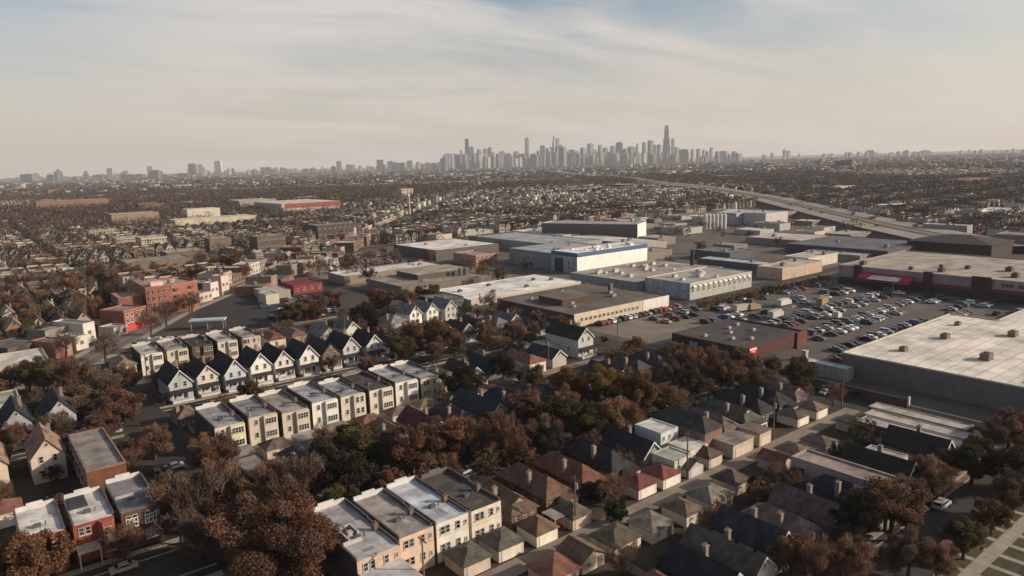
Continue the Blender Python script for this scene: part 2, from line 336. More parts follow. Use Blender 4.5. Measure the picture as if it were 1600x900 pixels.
def garage(x, y, w, d, h, ridge, wall, roof, label, group='garages along the alley', hip=True, door='-', brick=False, turn=False):
    h *= .86; ridge *= .84*random.uniform(.94,1.08); x += w*.04; w *= random.uniform(.84,.95); y += random.uniform(-.3,.5); d *= random.uniform(.92,1.0)
    r = thing('garage', label, 'garage', x, y+(w if turn else 0), group, -math.pi/2 if turn else 0)
    if hip:
        new('wall', MB().box(0, w, 0, d, 0, h-.16, top=False).mesh('wall', [BRICK if brick else WALL]), r, wall)
        new('roof', hip_roof(w, d, h, ridge, .3).mesh('roof', [SHINGLE]), r, roof)
    elif ridge > h+.4:
        new('wall', gable_walls(w, d, h, ridge).mesh('wall', [BRICK if brick else WALL]), r, wall)
        new('roof', gable_roof(w, d, h, ridge, .3).mesh('roof', [SHINGLE]), r, roof)
    else:
        new('wall', MB().box(0, w, 0, d, 0, h, top=False).mesh('wall', [BRICK if brick else WALL]), r, wall)
        new('roof', MB().slab([(-.2,-.2,h+.2),(w+.2,-.2,h+.2),(w+.2,d+.2,h+.28),(-.2,d+.2,h+.28)], .18).mesh('roof', [TAR]), r, roof)
    if door == '-':
        b = MB().box(w*.12, w*.88, -.06, -.004, .02, 1.75)
        for k in range(1, 4): b.box(w*.12, w*.88, -.075, -.061, .45*k, .45*k+.05)
        new('garage_door', b.mesh('garage_door', [TRIM]), r, tuple(min(.7, c*1.25) for c in wall))
    else:
        new('door', MB().box(w*.7, w*.7+.9, -.06, -.004, .02, 1.8).mesh('door', [TRIM]), r, (.16,.12,.1))
        window(r, w*.3, 0, 1.25, .8, .6, 2, 1)
    return r

# ------------------------------------------------------------------ large buildings
def block(name, label, cat, x, y, w, d, h, wall, roof, group=None, brick=False, rz=0, parapet=.5, units=0, rows=0, cols=0, wsize=(1.4,1.4), xrows=0, xcols=0, wallx=None, pcol=None, band=None, unitcol=(.2,.19,.18), pts=None, skip=0.0, frame=(.45,.43,.4)):
    r = thing(name, label, cat, x, y, group, rz); WM = BRICK if brick else WALL
    P = pts or [(0,0),(w,0),(w,d),(0,d)]
    b = MB().prism(P, 0, h, 0, top=False)
    new('wall', b.mesh('wall', [WM]), r, wall)
    n = len(P); cx = sum(p[0] for p in P)/n; cy = sum(p[1] for p in P)/n
    new('roof', MB().prism([(cx+(p[0]-cx)*.998, cy+(p[1]-cy)*.998) for p in P], h-.4, h-.02).mesh('roof', [BIGROOF if w > 22 else TAR]), r, roof)
    if parapet:
        q = MB(); t = .35
        for i in range(n):
            a = np.array(P[i]); c = np.array(P[(i+1) % n]); e = (c-a)/np.linalg.norm(c-a); nn = np.array([-e[1], e[0]])
            o1 = a-nn*.03; o2 = c-nn*.03-e*.001; q.prism([tuple(o1), tuple(o2-e*(t)), tuple(o2-e*t+nn*t), tuple(o1+nn*t)], h-.01, h+parapet)
        new('parapet', q.mesh('parapet', [CONC]), r, pcol or tuple(c*.9 for c in wall))
    if band:
        q = MB(); z0, z1, colr = band
        for i in range(n):
            a = np.array(P[i]); c = np.array(P[(i+1) % n]); e = (c-a)/np.linalg.norm(c-a); nn = np.array([-e[1], e[0]])
            q.prism([tuple(a-nn*.08), tuple(c-nn*.08), tuple(c-nn*.01), tuple(a-nn*.01)], z0, z1)
        new('wall_band', q.mesh('wall_band', [TRIM]), r, colr)
    for i in range(rows):
        for j in range(cols):
            if random.random() < skip: continue
            window(r, w*(j+.5)/cols, 0, h*(i+.55)/rows, *wsize, 2, 2, frame=frame)
    for i in range(xrows):
        for j in range(xcols): window(r, 0, d*(j+.5)/xcols, h*(i+.55)/xrows, *wsize, 2, 2, side='x', frame=frame)
    for i in range(units):
        a, c = random.uniform(.12,.88), random.uniform(.12,.88)
        if pts: a, c = random.uniform(.35,.65), random.uniform(.35,.65)
        hvac(r, (min(p[0] for p in P)+a*(max(p[0] for p in P)-min(p[0] for p in P))), (min(p[1] for p in P)+c*(max(p[1] for p in P)-min(p[1] for p in P))), h-.02, random.uniform(.7,1.5), unitcol)
    return r
def fit(xl, yb, xr, yt, depth, face='y'):
    """footprint and height of a block whose lit face spans the photo's columns xl..xr, standing on row yb and topped at row yt"""
    x, y = at(xl, yb); best = None
    if face == 'y':
        w = next(w for w in np.arange(1, 900, .5) if proj(x+w, y)[0] >= xr); d = depth
    else:                       # the face towards -X runs towards the camera; xl is its far end
        d = next(d for d in np.arange(1, 900, .5) if proj(x, y-d)[0] >= xr); y -= d; w = depth
    h = next((h for h in np.arange(1, 80, .25) if proj(x, y+(d if face == 'x' else 0), h)[1] <= yt), 10)
    return x, y, w, d, float(h)
def blk(name, label, cat, xl, yb, xr, yt, depth, wall, roof, face='y', **kw):
    x, y, w, d, h = fit(xl, yb, xr, yt, depth, face)
    BLOCKED.append((x-3, x+w+3, y-(30 if y > 500 else 3), y+d+3))
    return block(name, label, cat, x, y, w, d, h, wall, roof, **kw)
EXP = [(470,150),(551,241),(659,348),(849,536),(1125,845),(1352,1166),(1646,1508),(1900,1880),(2300,2500),(2900,3300)]
def exp_x(y):
    for (x0,y0),(x1,y1) in zip(EXP, EXP[1:]):
        if y0 <= y <= y1: return x0+(x1-x0)*(y-y0)/(y1-y0)
    return 1e9 if y > 3000 else 480
BLOCKED = []                                     # plan rectangles that filler must keep clear of
def blocked(x, y, m=0): return any(a-m < x < b+m and c-m < y < d+m for a, b, c, d in BLOCKED)

# ================================================================== SETTING: ground, streets
GROUND = mat('ground', 0.95, 0.05, 0.5, color=(0.070, 0.052, 0.038))
R = 34000
struct('ground', MB().poly([(-R,-R,0),(R,-R,0),(R,R,0),(-R,R,0)]), [GROUND])
YARD = mat('dry_lawn', 0.95, 0.22, 0.85, color=(0.058, 0.044, 0.027))
LOT = mat('worn_asphalt', 0.92, 0.10, 0.42, color=(0.105, 0.088, 0.074))
SIDE = mat('sidewalk_concrete', 0.9, 0.4, 0.3, color=(0.33, 0.29, 0.24), seams=(1.6, 1.6, 0.04, 0.93, 0.7))
ALLEY = mat('alley_concrete', 0.9, 0.2, 0.35, color=(0.24, 0.195, 0.155))
PALE = mat('pale_paving', 0.9, 0.12, 0.35, color=(0.19, 0.155, 0.12))
LINE = mat('road_paint', 0.8, 1.5, 0.4, color=(0.5, 0.47, 0.4))
CURB = mat('kerb_concrete', 0.9, 0.6, 0.3, color=(0.28, 0.25, 0.21))
STREETS = [42, 114, 189, 263]                    # the streets running along X
ALLEYS = [78.5, 151.5, 226]
CROSS = [31.5, 167.5]
def sheet(name, x0, x1, y0, y1, z, m): return struct(name, MB().poly([(x0,y0,z),(x1,y0,z),(x1,y1,z),(x0,y1,z)]), [m])
struct('lawn', MB().poly([(-260,10,.004),(164,10,.004),(164,262,.004),(-260,262,.004)]), [YARD])
for y in STREETS:
    x1 = 520 if y == 189 else 164
    sheet('road', -260, x1, y-4.2, y+4.2, .016, ASPH)
    for s in (-1, 1):
        cuts = [(-260, 26), (37, 162)] if s else []
        if y == 42 and s < 0: continue
        for a, b_ in cuts:
            yy = y+s*4.35; struct('kerb', MB().box(a, b_, yy-.14, yy+.14, 0, .13), [CURB])
            yy = y+s*(6.3 if y == 42 and s > 0 else 7.6); struct('sidewalk', MB().box(a, b_, yy-.75, yy+.75, 0, .10), [SIDE])
for y in ALLEYS: sheet('alley', 37, 163, y-1.9, y+1.9, .012, ALLEY)
_lx, _ly = at(1488, 757)
struct('sun_tinted_lawn', MB().poly([(_lx-5,_ly-3,.012),(_lx+6,_ly-3,.012),(_lx+6,_ly+4,.012),(_lx-5,_ly+4,.012)]), [mat('sun_tinted_leaves', .95, .6, .6, color=(.24,.12,.06))])  # sunlit patch of leafy lawn, its orange light painted into the colour
for x in CROSS:
    y0, y1 = (10, 262) if x < 100 else (20, 262)
    sheet('road', x-4.2, x+4.2, y0, y1, .020, ASPH)
sheet('parking_lot', 172, 332, 20, 184, .008, LOT)
sheet('yard_paving', 158, 236, 193, 470, .006, PALE)
sheet('yard_paving', 236, 560, 176, 520, .010, mat('grey_paving', .92, .08, .45, color=(.12,.098,.08)))
sheet('pale_lot', 176.5, 214, 150, 181, .014, PALE)
AV = [(14,240),(33.6,271.9),(71.3,329.3),(119.3,384.9),(186.5,461),(274.8,563),(420,735),(700,1060),(1300,1770)]
def ribbon(name, pts, w, z, m, off=0.0):
    b = MB(); P = [np.array(p, float) for p in pts]; L = []
    for i, p in enumerate(P):
        e = P[min(i+1, len(P)-1)]-P[max(i-1, 0)]; e /= np.linalg.norm(e); n = np.array([-e[1], e[0]]); L.append((p+n*(off+w/2), p+n*(off-w/2)))
    for i in range(len(P)-1): b.poly([(*L[i][1], z), (*L[i+1][1], z), (*L[i+1][0], z), (*L[i][0], z)])
    return struct(name, b, [m])
ribbon('avenue', AV, 8.5, .024, mat('avenue_asphalt', .9, .12, .35, color=(.15,.12,.10)))
for s in (-5.9, 5.9): ribbon('sidewalk', AV[:6], 3.0, .03, SIDE, s)
for s in (-.25, .25): ribbon('road_marking', AV[:6], .14, .03, LINE, s)
ribbon('expressway_verge', EXP, 52, .05, mat('verge', .95, .05, .45, color=(.082,.068,.05)))
def deck(name, pts, w, z, m):
    o = ribbon(name, pts, w, z, m); b = MB(); P = [np.array(p, float) for p in pts]; L = []
    for i, p in enumerate(P):
        e = P[min(i+1, len(P)-1)]-P[max(i-1, 0)]; e /= np.linalg.norm(e); n = np.array([-e[1], e[0]]); L.append((p+n*w/2, p-n*w/2, p+n*(w/2+9), p-n*(w/2+9)))
    for i in range(len(P)-1):
        for k in (0, 1): b.poly([(*L[i][k], z-.01), (*L[i+1][k], z-.01), (*L[i+1][k+2], .02), (*L[i][k+2], .02)])
    return struct('embankment', b, [MATS['verge']])
deck('expressway_bed', EXP, 46, 4.6, MATS['ballast'] if 'ballast' in MATS else MATS['verge'])
for s in (-16, 16): ribbon('expressway', EXP, 17, 4.8, mat('expressway_concrete', .85, .06, .25, color=(.26,.225,.185)), s)
ribbon('rail_bed', EXP, 9, 4.85, mat('ballast', .95, .1, .3, color=(.16,.13,.10)), 0)
sheet('front_lawn', -20, 26, 119.6, 121.0, .03, mat('brown_grass', .95, .4, .6, color=(.085,.062,.03)))
sheet('side_lawn', 36, 44, 157, 180, .03, MATS['brown_grass'])
# lower right corner: pale walk with carriage walks across the parkway, car park beyond it
sheet('parkway_grass', 60, 200, 30.2, 37.4, .03, mat('green_grass', .95, .5, .5, color=(.070,.056,.026)))
sheet('corner_walk', 60, 200, 33.3, 35.3, .10, SIDE)
for k in range(14): sheet('carriage_walk', 100+4.2*k, 101+4.2*k, 29.5, 37.5, .05, SIDE)
# ================================================================== BLOCK 1: rear of the two-flats and bungalows on the first alley
G1 = 'two-flats backing onto the near alley'
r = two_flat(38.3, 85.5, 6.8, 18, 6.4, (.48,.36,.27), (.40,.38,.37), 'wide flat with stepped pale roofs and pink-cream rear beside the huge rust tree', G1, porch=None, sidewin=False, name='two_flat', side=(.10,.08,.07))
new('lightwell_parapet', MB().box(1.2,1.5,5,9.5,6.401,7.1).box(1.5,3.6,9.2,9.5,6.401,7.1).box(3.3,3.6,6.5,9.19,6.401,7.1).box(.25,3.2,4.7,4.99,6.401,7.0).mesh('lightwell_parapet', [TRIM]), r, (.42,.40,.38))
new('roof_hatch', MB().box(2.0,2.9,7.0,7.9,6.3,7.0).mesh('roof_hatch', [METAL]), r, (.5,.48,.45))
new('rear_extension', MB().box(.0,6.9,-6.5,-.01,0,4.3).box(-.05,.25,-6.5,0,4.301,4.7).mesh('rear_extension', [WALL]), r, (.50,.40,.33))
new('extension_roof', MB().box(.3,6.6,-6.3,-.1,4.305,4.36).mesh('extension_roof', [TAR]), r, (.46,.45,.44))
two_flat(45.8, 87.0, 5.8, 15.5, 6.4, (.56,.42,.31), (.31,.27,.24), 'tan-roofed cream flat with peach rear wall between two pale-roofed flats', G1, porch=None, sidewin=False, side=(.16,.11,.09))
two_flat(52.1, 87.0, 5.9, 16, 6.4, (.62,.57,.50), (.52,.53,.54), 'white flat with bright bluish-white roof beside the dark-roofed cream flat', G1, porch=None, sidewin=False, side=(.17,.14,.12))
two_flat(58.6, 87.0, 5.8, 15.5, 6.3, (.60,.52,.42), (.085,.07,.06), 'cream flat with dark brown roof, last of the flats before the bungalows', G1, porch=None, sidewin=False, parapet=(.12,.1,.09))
G1B = 'brick bungalows between the street and the alley'
bw = (.22,.12,.08)
bungalow(66.2, 87.0, 6.0, 15, 3.6, 6.8, bw, (.13,.085,.065), 'brick bungalow with brown hip roof right beside the dark-roofed flat', G1B, dormer=(.45,.3,.2))
bungalow(74.2, 87.5, 6.2, 15, 3.7, 7.0, (.25,.13,.08), (.16,.085,.055), 'bungalow with rust-brown hip roof and tall pale chimney', G1B, rearporch=(.5,.4,.32))
bungalow(82.2, 87.0, 6.2, 15, 3.7, 7.2, (.24,.12,.08), (.17,.075,.05), 'bungalow with orange-brown rear roof slope and white rear porch', G1B, rearporch=(.55,.48,.42))
bungalow(90.4, 87.6, 6.2, 15, 3.8, 7.4, (.16,.08,.06), (.035,.032,.032), 'large black-roofed bungalow with small red rear porch roof', G1B, rearporch=(.5,.42,.36))
gable_house(99.6, 88.0, 5.8, 14, 4.0, 7.4, (.30,.29,.28), (.03,.03,.032), 'dark gable cottage with bold white bargeboards above the greenish annexe', 'dark cottages backing onto the near alley', porch=False)
block('flat_annexe', 'pale greenish flat-roofed annexe with two dark windows', 'annexe', 101.6, 81.9, 5.2, 5.6, 3.6, (.50,.50,.40), (.34,.36,.31), 'small flat-roofed buildings by the alley', parapet=.15, rows=1, cols=2, wsize=(1.0,1.2))
block('flat_annexe', 'white flat-roofed cottage with dark chimney pipe, higher than its neighbours', 'cottage', 107.5, 90.2, 5.4, 7.0, 5.2, (.50,.52,.49), (.56,.56,.52), 'small flat-roofed buildings by the alley', parapet=.15, rows=2, cols=3, wsize=(.7,.9))
block('flat_annexe', 'low white shed-roofed addition with one window in front of the white cottage', 'annexe', 108.4, 83.6, 5.6, 5.6, 3.3, (.55,.48,.42), (.60,.57,.52), 'small flat-roofed buildings by the alley', parapet=.1, rows=1, cols=3, wsize=(.8,1.0))
bungalow(114.6, 85.0, 6.4, 15, 6.3, 9.2, (.30,.19,.14), (.055,.052,.052), 'tall two-storey brick house with grey hip roof', G1B, chim=False)
bungalow(122.6, 86.0, 6.0, 14, 3.6, 6.6, (.30,.22,.17), (.15,.11,.085), 'small bungalow with pinkish brown hip roof beside the tall brick house', G1B)
bungalow(130.0, 86.0, 6.0, 14, 3.8, 6.9, (.20,.13,.10), (.10,.088,.07), 'bungalow with olive-brown hip roof, white boxy dormer and white rear porch', G1B, dormer=(.55,.5,.45), rearporch=(.62,.58,.52))
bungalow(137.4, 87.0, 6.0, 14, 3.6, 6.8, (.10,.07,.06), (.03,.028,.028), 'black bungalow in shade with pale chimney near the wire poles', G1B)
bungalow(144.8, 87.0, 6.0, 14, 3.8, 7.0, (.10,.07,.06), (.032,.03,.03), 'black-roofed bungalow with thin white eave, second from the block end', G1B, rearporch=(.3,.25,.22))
bungalow(152.2, 87.0, 6.0, 13, 3.6, 6.6, (.3,.22,.18), (.16,.10,.085), 'bungalow with dusty pink roof and white rear wall at the block end', G1B, dormer=(.6,.56,.5))
# garages on the house side of the alley (doors lit by the sun)
ga_ = [(52.5,(.40,.33,.27),(.10,.088,.07),'olive-roofed garage, nearest below the tan-roofed flat',5.2,1),
 (59.0,(.50,.44,.36),(.11,.10,.08),'grey-brown hip garage with white door below the white flat',5.4,1),
 (66.2,(.62,.54,.44),(.17,.105,.065),'brown hip garage with bright cream door facing the alley bend',5.0,1),
 (74.0,(.42,.34,.27),(.13,.10,.08),'hip garage with mauve-brown roof beside the slatted pergola',5.0,1),
 (90.2,(.62,.50,.44),(.16,.055,.045),'red-roofed garage with white door, left of the two red ones',5.4,1),
 (96.6,(.66,.54,.48),(.19,.065,.05),'red-roofed garage with white door, right of the two red ones',5.8,1),
 (103.8,(.40,.37,.36),(.13,.115,.11),'grey gabled garage with white gable end facing the alley',4.6,2),
 (110.2,(.42,.34,.27),(.10,.07,.06),'dark brick-roofed garage with cream end beside the utility pole',4.6,1),
 (117.6,(.44,.36,.29),(.24,.20,.16),'big flat-roofed beige garage with a dark open bay',7.6,3),
 (127.0,(.46,.38,.30),(.19,.14,.11),'small tan garage with pale door right of the open bay',4.6,3),
 (142.5,(.55,.48,.40),(.10,.085,.07),'cream-ended garage under the alley wires',5.2,1),
 (150.0,(.58,.5,.42),(.17,.11,.09),'cream garage with pinkish roof at the alley end',5.2,1)]
for x, wc, rc, lab, w, k in ga_:
    garage(x, 80.6, w, 5.4, 2.5 if k < 3 else 3.2, 4.0 if k < 3 else 3.3, wc, rc, lab, hip=(k == 1))
new_p = thing('pergola', 'white slatted pergola beside the mauve-brown garage', 'pergola', 71.6, 82)
new('slats', (lambda b: [b.box(.25*i, .25*i+.1, 0, 3.4, 2.3, 2.42) for i in range(9)] and b)(MB()).mesh('slats', [TRIM]), new_p, (.5,.42,.36))
for px_ in (0, 2):
    for py_ in (0, 3.2): new('post', MB().box(px_,px_+.12,py_,py_+.12,0,2.29).mesh('post', [TRIM]), new_p, (.4,.34,.3))
# garages on the near side of the alley
gb_ = [(60.0,(.40,.30,.24),(.20,.085,.06),'rust-red hip garage at the bottom edge, left of the alley mouth',6.0),
 (66.4,(.45,.36,.28),(.17,.10,.07),'rust-brown garage with pale gable side, near the bottom edge',5.4),
 (73.0,(.58,.50,.40),(.105,.085,.055),'olive-brown hip garage with cream wall in front of the black cottage',6.4),
 (80.6,(.60,.52,.42),(.19,.165,.125),'pale tan hip garage with cream wall and small window, near the alley bend',6.0),
 (88.4,(.50,.42,.34),(.15,.11,.08),'brown hip garage with twin white doors in a shaded yard',5.0),
 (95.4,(.52,.46,.36),(.20,.17,.13),'long tan hip garage with white wall and cut-out dormer',6.6),
 (104.2,(.40,.33,.27),(.11,.085,.065),'dark brown hip garage with beige wall, right of the long tan one',5.2),
 (118.4,(.42,.32,.27),(.20,.07,.055),'small red-roofed garage with white wall near the alley wires',4.6),
 (125.2,(.45,.37,.3),(.15,.11,.08),'brown hip garage above the long pink flat',5.2),
 (132.4,(.30,.25,.2),(.12,.095,.07),'olive-brown hip garage where the alley narrows',5.2),
 (148.0,(.38,.3,.25),(.12,.10,.075),'dark hip garage last on the near side of the alley',5.2)]
for i, (x, wc, rc, lab, w) in enumerate(gb_):
    kx, ky = random.uniform(-.5,.5), random.uniform(-1.6,.3)
    garage(x+kx, 70.2+ky, w, 5.4, 2.5, 4.0 if 'hip' in lab or i % 2 else 4.4, wc, rc, lab, door='+', hip=('hip' in lab) or i % 3 != 1)
# ================================================================== BLOCK 0: houses between the alley and the nearest street
G0 = 'houses in the lowest row at the right'
bungalow(66.0, 50.5, 6.2, 15, 3.6, 6.4, (.3,.16,.1), (.22,.09,.06), 'house with orange-red hip roof cut by the bottom edge', G0)
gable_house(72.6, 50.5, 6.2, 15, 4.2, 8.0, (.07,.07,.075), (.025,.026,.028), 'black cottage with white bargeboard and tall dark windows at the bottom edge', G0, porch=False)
gable_house(79.8, 51.0, 6.0, 17, 3.8, 7.0, (.58,.5,.42), (.115,.095,.07), 'long brown-gabled house with cream gable end and small attic window', G0, porch=False)
gable_house(87.0, 52.0, 5.6, 15, 4.6, 8.2, (.40,.38,.37), (.045,.042,.045), 'tall grey gabled house with slate-dark roof beside the brown gable', G0, porch=False)
bungalow(94.0, 51.5, 6.4, 16, 3.6, 6.6, (.4,.3,.25), (.21,.135,.11), 'wide dusty-pink roofed house with white-edged rear awning', G0, rearporch=(.5,.36,.3))
gable_house(101.6, 51.5, 6.2, 15, 3.8, 7.2, (.30,.15,.12), (.14,.085,.075), 'maroon-roofed gabled house with white bargeboard and red brick end', G0, porch=False, brick=True)
bungalow(109.0, 50.5, 6.6, 15, 4.2, 7.8, (.10,.10,.11), (.03,.032,.038), 'blue-black roofed house with pale lilac dormer', G0, dormer=(.42,.38,.38))
block('long_flat', 'long pale pink flat-roofed building with white end and two windows', 'house', 117.4, 50.5, 5.4, 17, 4.6, (.36,.28,.24), (.30,.23,.20), G0, parapet=.3, rows=1, cols=2, wsize=(1.3,1.6), wallx=None, xrows=1, xcols=4)
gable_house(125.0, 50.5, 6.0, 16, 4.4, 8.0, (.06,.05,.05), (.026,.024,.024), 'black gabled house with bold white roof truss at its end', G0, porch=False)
block('flat_annexe', 'small pale box with low gable standing alone on a dark lot', 'shed', 132.6, 55.0, 4.2, 7.0, 3.4, (.42,.37,.33), (.36,.32,.29), None, parapet=.1, rows=1, cols=1, wsize=(.9,1.0))
gable_house(140.0, 50.5, 6.4, 15, 4.2, 8.0, (.30,.2,.14), (.035,.03,.03), 'dark-roofed brick house near the orange-lit lawn', G0, porch=False, brick=True)
for k, (x, y, w_, l_) in enumerate([(148.0,50.5,4.6,20),(153.2,50.5,4.4,21),(158.6,53,4.2,20)]):
    block('row_shed', ['long white-roofed shed nearest the dark trees, lowest of three','long white-roofed shed, middle of three','long white-roofed shed against the big store, uppermost of three'][k], 'shed', x, y, w_, l_, 3.2, (.07,.06,.055), (.42,.37,.33), 'long white-roofed sheds by the big store', parapet=.12, pcol=(.3,.26,.23), xrows=1, xcols=5)
# ================================================================== BLOCK 2 (nearer half) and the buildings at the lower left
G2 = 'brick two-flats facing the street at the lower left'
r = two_flat(2.4, 124.2, 5.8, 12, 6.2, (.36,.10,.06), (.62,.58,.52), 'red brick two-flat with glaring white roof, leftmost at the bottom', G2, porch=None, brick=True, chim=False)
new('bay_window', MB().prism([(3.7,-1.2),(5.0,-1.2),(5.6,-.01),(3.1,-.01)], 0, 6.0).mesh('bay_window', [BRICK]), r, (.42,.12,.07))
for z in (1.9, 4.6): window(r, 4.35, -1.22, z, 1.1, 1.4)
new('stone_band', MB().prism([(3.65,-1.26),(5.05,-1.26),(5.67,-.01),(3.03,-.01)], 2.9, 3.2).mesh('stone_band', [TRIM]), r, (.6,.52,.45))
r = two_flat(9.2, 124.2, 5.8, 12, 6.3, (.38,.095,.055), (.60,.56,.50), 'red brick two-flat with broken white roof, bay window and porch canopy', G2, porch=None, brick=True, chim=False)
new('bay_window', MB().prism([(3.8,-1.3),(5.1,-1.3),(5.7,-.01),(3.3,-.01)], 0, 6.1).mesh('bay_window', [BRICK]), r, (.45,.12,.07))
for z in (1.9, 4.6): window(r, 4.45, -1.32, z, 1.1, 1.4)
new('stone_band', MB().prism([(3.75,-1.36),(5.15,-1.36),(5.77,-.01),(3.23,-.01)], 2.9, 3.2).mesh('stone_band', [TRIM]), r, (.6,.52,.45))
new('porch_canopy', MB().box(.0,3.15,-3.0,-.02,2.7,2.95).box(.05,.25,-2.95,-2.75,0,2.69).box(2.9,3.1,-2.95,-2.75,0,2.69).mesh('porch_canopy', [TRIM]), r, (.42,.36,.3))
new('rear_roof_tarp', MB().box(.4,3.0,6.5,11.2,6.25,6.6).mesh('rear_roof_tarp', [TAR]), r, (.06,.06,.065))
r = two_flat(15.7, 123.2, 5.8, 14.5, 6.5, (.17,.085,.07), (.22,.21,.21), 'purple-brown brick two-flat with grey roof and two white-trimmed window triples per floor', G2, porch=None, brick=True, sidewin=True)
new('roof_divider', MB().box(.3,5.5,6.2,6.5,6.5,6.95).mesh('roof_divider', [TRIM]), r, (.4,.37,.34))
for z in (1.9, 4.6):
    for x0 in (.85, 3.6):
        for k in range(3): window(r, x0+k*.62, -.02, z, .5, 1.5, frame=(.7,.66,.6))
block('brick_flat', 'long flat-roofed brick building with mottled grey roof behind the purple-brown two-flat', 'apartment building', 14.0, 146.0, 6.6, 24, 6.3, (.24,.10,.06), (.27,.24,.21), None, brick=True, parapet=.4, xrows=2, xcols=6, pcol=(.2,.14,.11))
gable_house(-3.5, 164.5, 6.6, 13, 5.6, 9.0, (.56,.44,.34), (.30,.19,.14), 'cream gabled house with six small windows and pinkish roof at the left edge', 'cream gabled houses at the left edge', porch=False, barge=False, wins=3)
gable_house(6.8, 163.5, 5.8, 12, 5.4, 9.0, (.50,.41,.33), (.27,.17,.12), 'tall cream gabled house half in shadow beside the long brick building', 'cream gabled houses at the left edge', porch=False, barge=False)
garage(-1.4, 146.0, 5.6, 5.5, 3.2, 4.8, (.58,.47,.38), (.20,.09,.065), 'cream coach house with red hip roof behind the white-roofed two-flats')
block('small_flat', 'dark-walled flat with pale worn roof among bare trees', 'house', 36.2, 121.8, 5.2, 12, 6.2, (.055,.045,.04), (.27,.23,.195), None, parapet=.25, brick=True, xrows=2, xcols=3)
G2S = 'small houses in the wooded middle block'
bungalow(46.0, 126.0, 6, 14, 3.6, 6.4, (.14,.09,.07), (.08,.06,.05), 'bungalow with dark brown roof lost among the trees, left part of the middle block', G2S)
bungalow(58.5, 126.0, 6, 14, 3.6, 6.4, (.14,.09,.07), (.13,.075,.055), 'bungalow with brown roof behind the olive tree', G2S)
bungalow(66.5, 127.0, 6.2, 15, 3.7, 6.8, (.3,.15,.1), (.21,.105,.075), 'bungalow with terracotta hip roof beside the rust trees', G2S, dormer=(.3,.15,.1))
gable_house(75.0, 126.5, 6.0, 15, 3.8, 7.2, (.45,.36,.32), (.12,.035,.03), 'dark red gabled house with white eave behind the rust trees', G2S, porch=False)
bungalow(83.0, 127.0, 6.0, 14, 3.7, 6.8, (.12,.08,.07), (.055,.045,.045), 'bungalow with near-black hip roof right of the dark red gable', G2S)
gable_house(90.2, 125.5, 6.4, 17, 4.2, 8.0, (.42,.44,.42), (.035,.038,.042), 'blue-grey house with white truss gable and long black roof', G2S, porch=False)
bungalow(99.0, 127.0, 6.0, 15, 3.7, 6.8, (.12,.08,.07), (.04,.038,.042), 'black-roofed bungalow just right of the white truss gable', G2S)
bungalow(107.0, 127.0, 6.0, 15, 3.7, 6.6, (.2,.13,.1), (.08,.06,.05), 'brown bungalow behind the olive and orange grove', G2S)
bungalow(121.0, 127.5, 6.0, 14, 3.7, 6.6, (.5,.42,.36), (.10,.08,.07), 'dull roofed house with cream rear above the orange grove', G2S)
gable_house(133.0, 127.0, 6.0, 13, 3.8, 7.0, (.55,.48,.42), (.05,.045,.045), 'dark gabled house with white porch front right of the orange grove', G2S)
bungalow(141.5, 127.0, 6.4, 14, 4.0, 7.0, (.4,.31,.25), (.07,.062,.06), 'dark hip house with pinkish wall facing the brown store', G2S)
bungalow(150.0, 127.0, 6.0, 13, 3.8, 6.8, (.3,.23,.19), (.05,.046,.046), 'dark hip house nearest the bare trees by the brown store', G2S)
g2 = [(38.5,(.50,.44,.37),(.30,.27,.23),'small pale flat garage below the first cream flat'),(46.0,(.50,.42,.34),(.16,.11,.085),'tan-roofed garage with white wall below the flats'),
 (53.0,(.62,.56,.48),(.32,.28,.24),'white garage with pale flat roof below the mid flats'),(60.4,(.3,.24,.2),(.30,.27,.23),'grey-roofed low garage in the trees'),
 (68.0,(.36,.2,.14),(.19,.10,.07),'terracotta hip garage below the pale flat'),(76.0,(.55,.46,.38),(.17,.12,.085),'brown garage with bright white wall, left of the tan pair'),
 (84.0,(.60,.50,.40),(.2,.15,.10),'tan hip garage with long white wall, left of a pair'),(92.5,(.62,.52,.42),(.21,.16,.11),'tan hip garage with long white wall, right of a pair'),
 (101.0,(.62,.46,.42),(.13,.085,.08),'maroon-roofed garage with pink-white wall'),(109.0,(.58,.48,.42),(.14,.085,.085),'maroon garage with bright wall and awning')]
for i, (x, wc, rc, lab) in enumerate(g2): garage(x, 143.6 if i < 5 else 144.6, 5.8, 5.2, 2.6, 4.1 if i not in (0,2,3) else 2.7, wc, rc, lab, 'garages on the middle alley', hip=i not in (0,2,3), door='+')
# ---- block 2, far half: the long row of flats
G3 = 'row of pale two-flats across the middle'
fl = [((.56,.52,.36),(.30,.29,.28),1,'yellowish'),((.52,.44,.34),(.27,.26,.25),1,'tan'),((.50,.43,.33),(.33,.29,.24),1,'beige'),((.66,.62,.56),(.37,.36,.36),1,'bright white'),
 ((.55,.48,.38),(.33,.33,.33),1,'plain cream'),((.58,.50,.42),(.07,.06,.055),1,'dark-roofed cream'),((.66,.61,.55),(.36,.35,.35),1,'white slotted'),((.50,.42,.32),(.34,.32,.29),0,'sandy windowless')]
for i, (wc, rc, pb, nm) in enumerate(fl):
    two_flat(38.9+7.25*i+[0,.1,-.1,0,.15,-.1,.1,0][i], 153.6+[0,.5,-.4,.3,.9,-.2,.4,.1][i], 6.1, 15.5+[0,-1.2,.6,0,-2,.4,-.6,1][i], 6.2+[0,.25,-.2,.3,-.1,.2,.35,-.15][i], wc, rc, f'{nm} two-flat, {ordn(i)} from the left in the row of eight', G3, porch='right' if pb else None, sidewin=False, bands=i != 4, parapet=(.55,.52,.48) if i != 5 else (.2,.17,.15), side=(.07,.055,.045))
